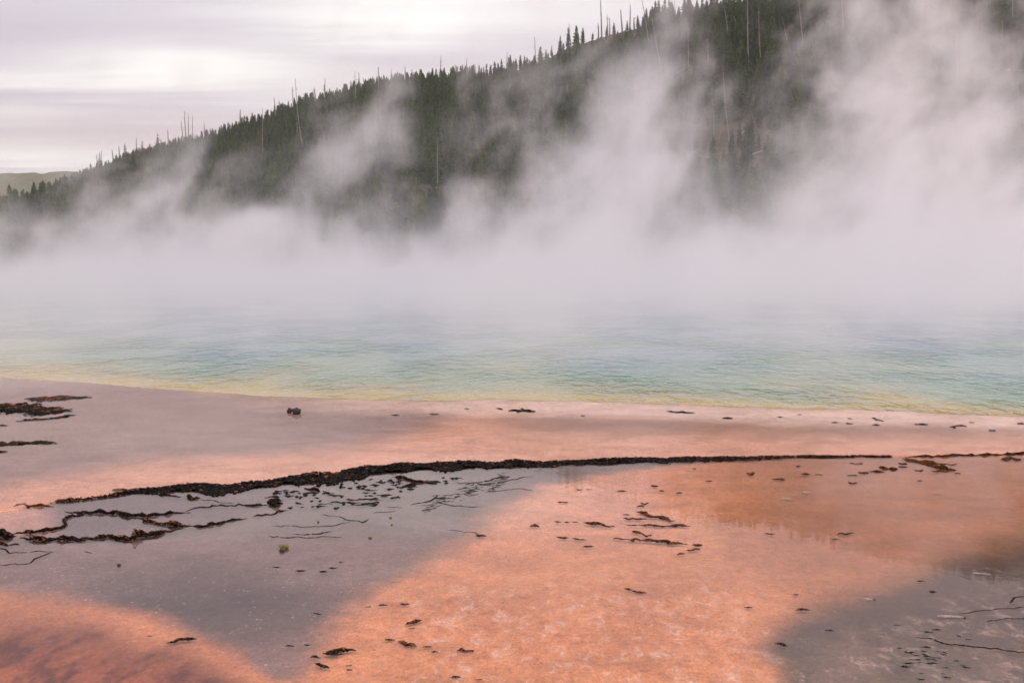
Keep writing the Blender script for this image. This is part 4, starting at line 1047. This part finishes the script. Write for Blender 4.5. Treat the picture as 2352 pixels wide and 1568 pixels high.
# ------------------------------------------------------------------ steam
def build_steam():
    x0, x1, y0, y1, z0, z1 = -62., 62., 18., 128., -.1, 34.
    vol = bpy.data.volumes.new('steam'); o = link('steam', vol)
    mv = bpy.data.materials.new('steam'); mv.use_nodes = True; nt = mv.node_tree; nt.nodes.clear()
    out = nt.nodes.new('ShaderNodeOutputMaterial'); pv = nt.nodes.new('ShaderNodeVolumePrincipled')
    pv.inputs['Color'].default_value = (.968, .968, .979, 1); pv.inputs['Anisotropy'].default_value = .25; pv.inputs['Density'].default_value = 1.0
    nt.links.new(pv.outputs[0], out.inputs['Volume'])
    vol.materials.append(mv)
    ng = bpy.data.node_groups.new('steam', 'GeometryNodeTree')
    ng.interface.new_socket('Geometry', in_out='INPUT', socket_type='NodeSocketGeometry')
    ng.interface.new_socket('Geometry', in_out='OUTPUT', socket_type='NodeSocketGeometry')
    N, L = ng.nodes.new, ng.links.new
    gi, go = N('NodeGroupInput'), N('NodeGroupOutput')
    def m(op, a, b=None, c=None, clamp=False):
        n = N('ShaderNodeMath'); n.operation = op; n.use_clamp = clamp
        for i, v in enumerate((a, b, c)):
            if v is None: continue
            if isinstance(v, (int, float)): n.inputs[i].default_value = v
            else: L(v, n.inputs[i])
        return n.outputs[0]
    def add(*a):
        r = a[0]
        for b in a[1:]: r = m('ADD', r, b)
        return r
    mul = lambda a, b: m('MULTIPLY', a, b)
    def ss(x, a, b, lo=0., hi=1.):
        n = N('ShaderNodeMapRange'); n.interpolation_type = 'SMOOTHSTEP'; n.clamp = True
        for i, v in enumerate((x, a, b, lo, hi)):
            if isinstance(v, (int, float)): n.inputs[i].default_value = v
            else: L(v, n.inputs[i])
        return n.outputs[0]
    pos = N('GeometryNodeInputPosition').outputs[0]
    sep = N('ShaderNodeSeparateXYZ'); L(pos, sep.inputs[0]); X, Y, Z = sep.outputs
    def vec(x, y, z):
        c = N('ShaderNodeCombineXYZ')
        for i, v in enumerate((x, y, z)):
            if isinstance(v, (int, float)): c.inputs[i].default_value = v
            else: L(v, c.inputs[i])
        return c.outputs[0]
    def noise(v, s, d, r, dist=0., w=0.):
        n = N('ShaderNodeTexNoise'); n.noise_dimensions = '3D'; L(v, n.inputs['Vector'])
        n.inputs['Scale'].default_value = s; n.inputs['Detail'].default_value = d; n.inputs['Roughness'].default_value = r; n.inputs['Distortion'].default_value = dist
        return n
    # rising air drifts to the right: shear, then warp
    xs = m('SUBTRACT', X, mul(Z, .28))
    warp = noise(vec(xs, mul(Y, .7), mul(Z, .9)), .11, 2, .5)
    wv = N('ShaderNodeVectorMath'); wv.operation = 'MULTIPLY_ADD'
    L(warp.outputs['Color'], wv.inputs[0]); wv.inputs[1].default_value = (7, 7, 7); L(vec(xs, mul(Y, .8), mul(Z, .86)), wv.inputs[2])
    warp2 = noise(wv.outputs[0], .34, 2, .5)
    wv2 = N('ShaderNodeVectorMath'); wv2.operation = 'MULTIPLY_ADD'
    L(warp2.outputs['Color'], wv2.inputs[0]); wv2.inputs[1].default_value = (2.2, 2.2, 2.2); L(wv.outputs[0], wv2.inputs[2])
    n1 = noise(wv2.outputs[0], .27, 7, .64).outputs[0]
    n2 = noise(wv.outputs[0], .42, 4, .6).outputs[0]
    ang = m('DIVIDE', X, Y)                                  # bearing across the spring
    # low dense blanket on the water: thin at the near shore, thicker to the right
    low = noise(vec(X, mul(Y, .5), 0.), .06, 3, .5).outputs[0]
    hs = add(ss(ang, -.2, .36, .85, 1.55), mul(m('SUBTRACT', low, .5), 2.0))
    blanket = m('EXPONENT', m('DIVIDE', mul(m('MAXIMUM', m('SUBTRACT', Z, mul(hs, .8)), 0.), -1.), m('MAXIMUM', hs, .4)))
    inn = mul(ss(Y, 25., 60.), ss(Y, 127., 108.))
    wisp = ss(n1, .38, .62)
    base = mul(mul(blanket, inn), mul(.085, add(.22, mul(wisp, 1.5))))
    thin = mul(mul(ss(Y, 19., 24.), ss(Y, 60., 32.)), mul(.12, mul(m('EXPONENT', mul(Z, -.7)), ss(n1, .44, .62))))
    # plumes: bearing, bearing width, distance, depth, height, lean, strength
    tot = None
    for (b, bw, d, dw, hh, ln, st) in [(-.27, .06, 88, 6, 7.5, .006, .68), (-.19, .05, 90, 6, 8.0, .006, .58), (-.09, .028, 64, 5, 5.2, .004, 1.0), (-.20, .026, 96, 5, 14, .0110, .74), (-.12, .03, 74, 5, 4.5, .004, .6),
                                       (.055, .045, 70, 6, 13.5, .004, 1.15), (-.01, .032, 76, 5, 5.2, .004, .75), (.085, .05, 98, 5, 18, .004, .50), (.26, .045, 68, 6, 8.5, .003, .8), (.345, .045, 66, 6, 11, .002, .85), (.29, .075, 94, 7, 19, .001, .52), (.14, .03, 60, 5, 3.6, .003, .75), (.15, .05, 100, 5, 22, .006, .36), (.26, .08, 106, 6, 27, .001, .52)]:
        u = m('DIVIDE', m('SUBTRACT', ang, add(b, mul(m('SUBTRACT', Z, 2.), ln))), bw)
        v = m('DIVIDE', m('SUBTRACT', Y, d), dw)
        g = m('EXPONENT', mul(add(mul(u, u), mul(v, v)), -1.))
        g = mul(g, ss(Z, hh * 1.55, hh * .35, 0., st))
        tot = g if tot is None else add(tot, g)
    # broken sheets of vapour hanging over the far half of the pool
    top = ss(ang, -.30, .30, 12., 24.)
    zf = ss(m('DIVIDE', Z, top), .05, 1.0, .51, .27)
    for (d, dw) in ((82, 3.5), (96, 3.5), (110, 3.5)):
        v = m('DIVIDE', m('SUBTRACT', Y, d), dw)
        tot = add(tot, mul(m('EXPONENT', mul(mul(v, v), -1.)), zf))
    # clear lanes where the wooded slope shows through
    for (a0, wa, zlo, amt) in ((.165, .042, 2.8, .66), (-.062, .012, 2.6, .8), (-.162, .032, 4.2, .6), (.22, .03, 12., .2), (-.335, .03, 4., .5)):
        u = m('DIVIDE', m('SUBTRACT', m('ADD', ang, mul(m('SUBTRACT', low, .5), .10)), a0), wa)
        lane = mul(m('EXPONENT', mul(mul(u, u), -1.)), ss(Z, zlo, zlo + 2.0, 0., amt))
        tot = mul(tot, m('SUBTRACT', 1., lane))
    puff = ss(add(n1, mul(m('MINIMUM', tot, 1.1), .30)), .60, .80)
    puff = mul(puff, ss(tot, .02, .30))
    veil = mul(mul(ss(Y, 60., 85.), ss(Y, 127., 110.)), mul(ss(Z, 33., 8.), mul(.0036, add(.16, ss(n1, .46, .68)))))
    veil = mul(veil, ss(ang, -.3, .1, .6, 1.1))
    dens = add(base, thin, mul(puff, .125), veil)
    dens = m('SUBTRACT', dens, .0006)
    dens = m('MAXIMUM', dens, 0.)
    vc = N('GeometryNodeVolumeCube')
    L(dens, vc.inputs['Density']); vc.inputs['Background'].default_value = 0
    vc.inputs['Min'].default_value = (x0, y0, z0); vc.inputs['Max'].default_value = (x1, y1, z1)
    vc.inputs['Resolution X'].default_value = 400; vc.inputs['Resolution Y'].default_value = 230; vc.inputs['Resolution Z'].default_value = 120
    sm = N('GeometryNodeSetMaterial'); sm.inputs['Material'].default_value = mv
    L(vc.outputs[0], sm.inputs['Geometry']); L(sm.outputs[0], go.inputs[0])
    md = o.modifiers.new('steam', 'NODES'); md.node_group = ng
    tag(o, 'white steam drifting off the hot spring', None, None, 'stuff')
build_steam()
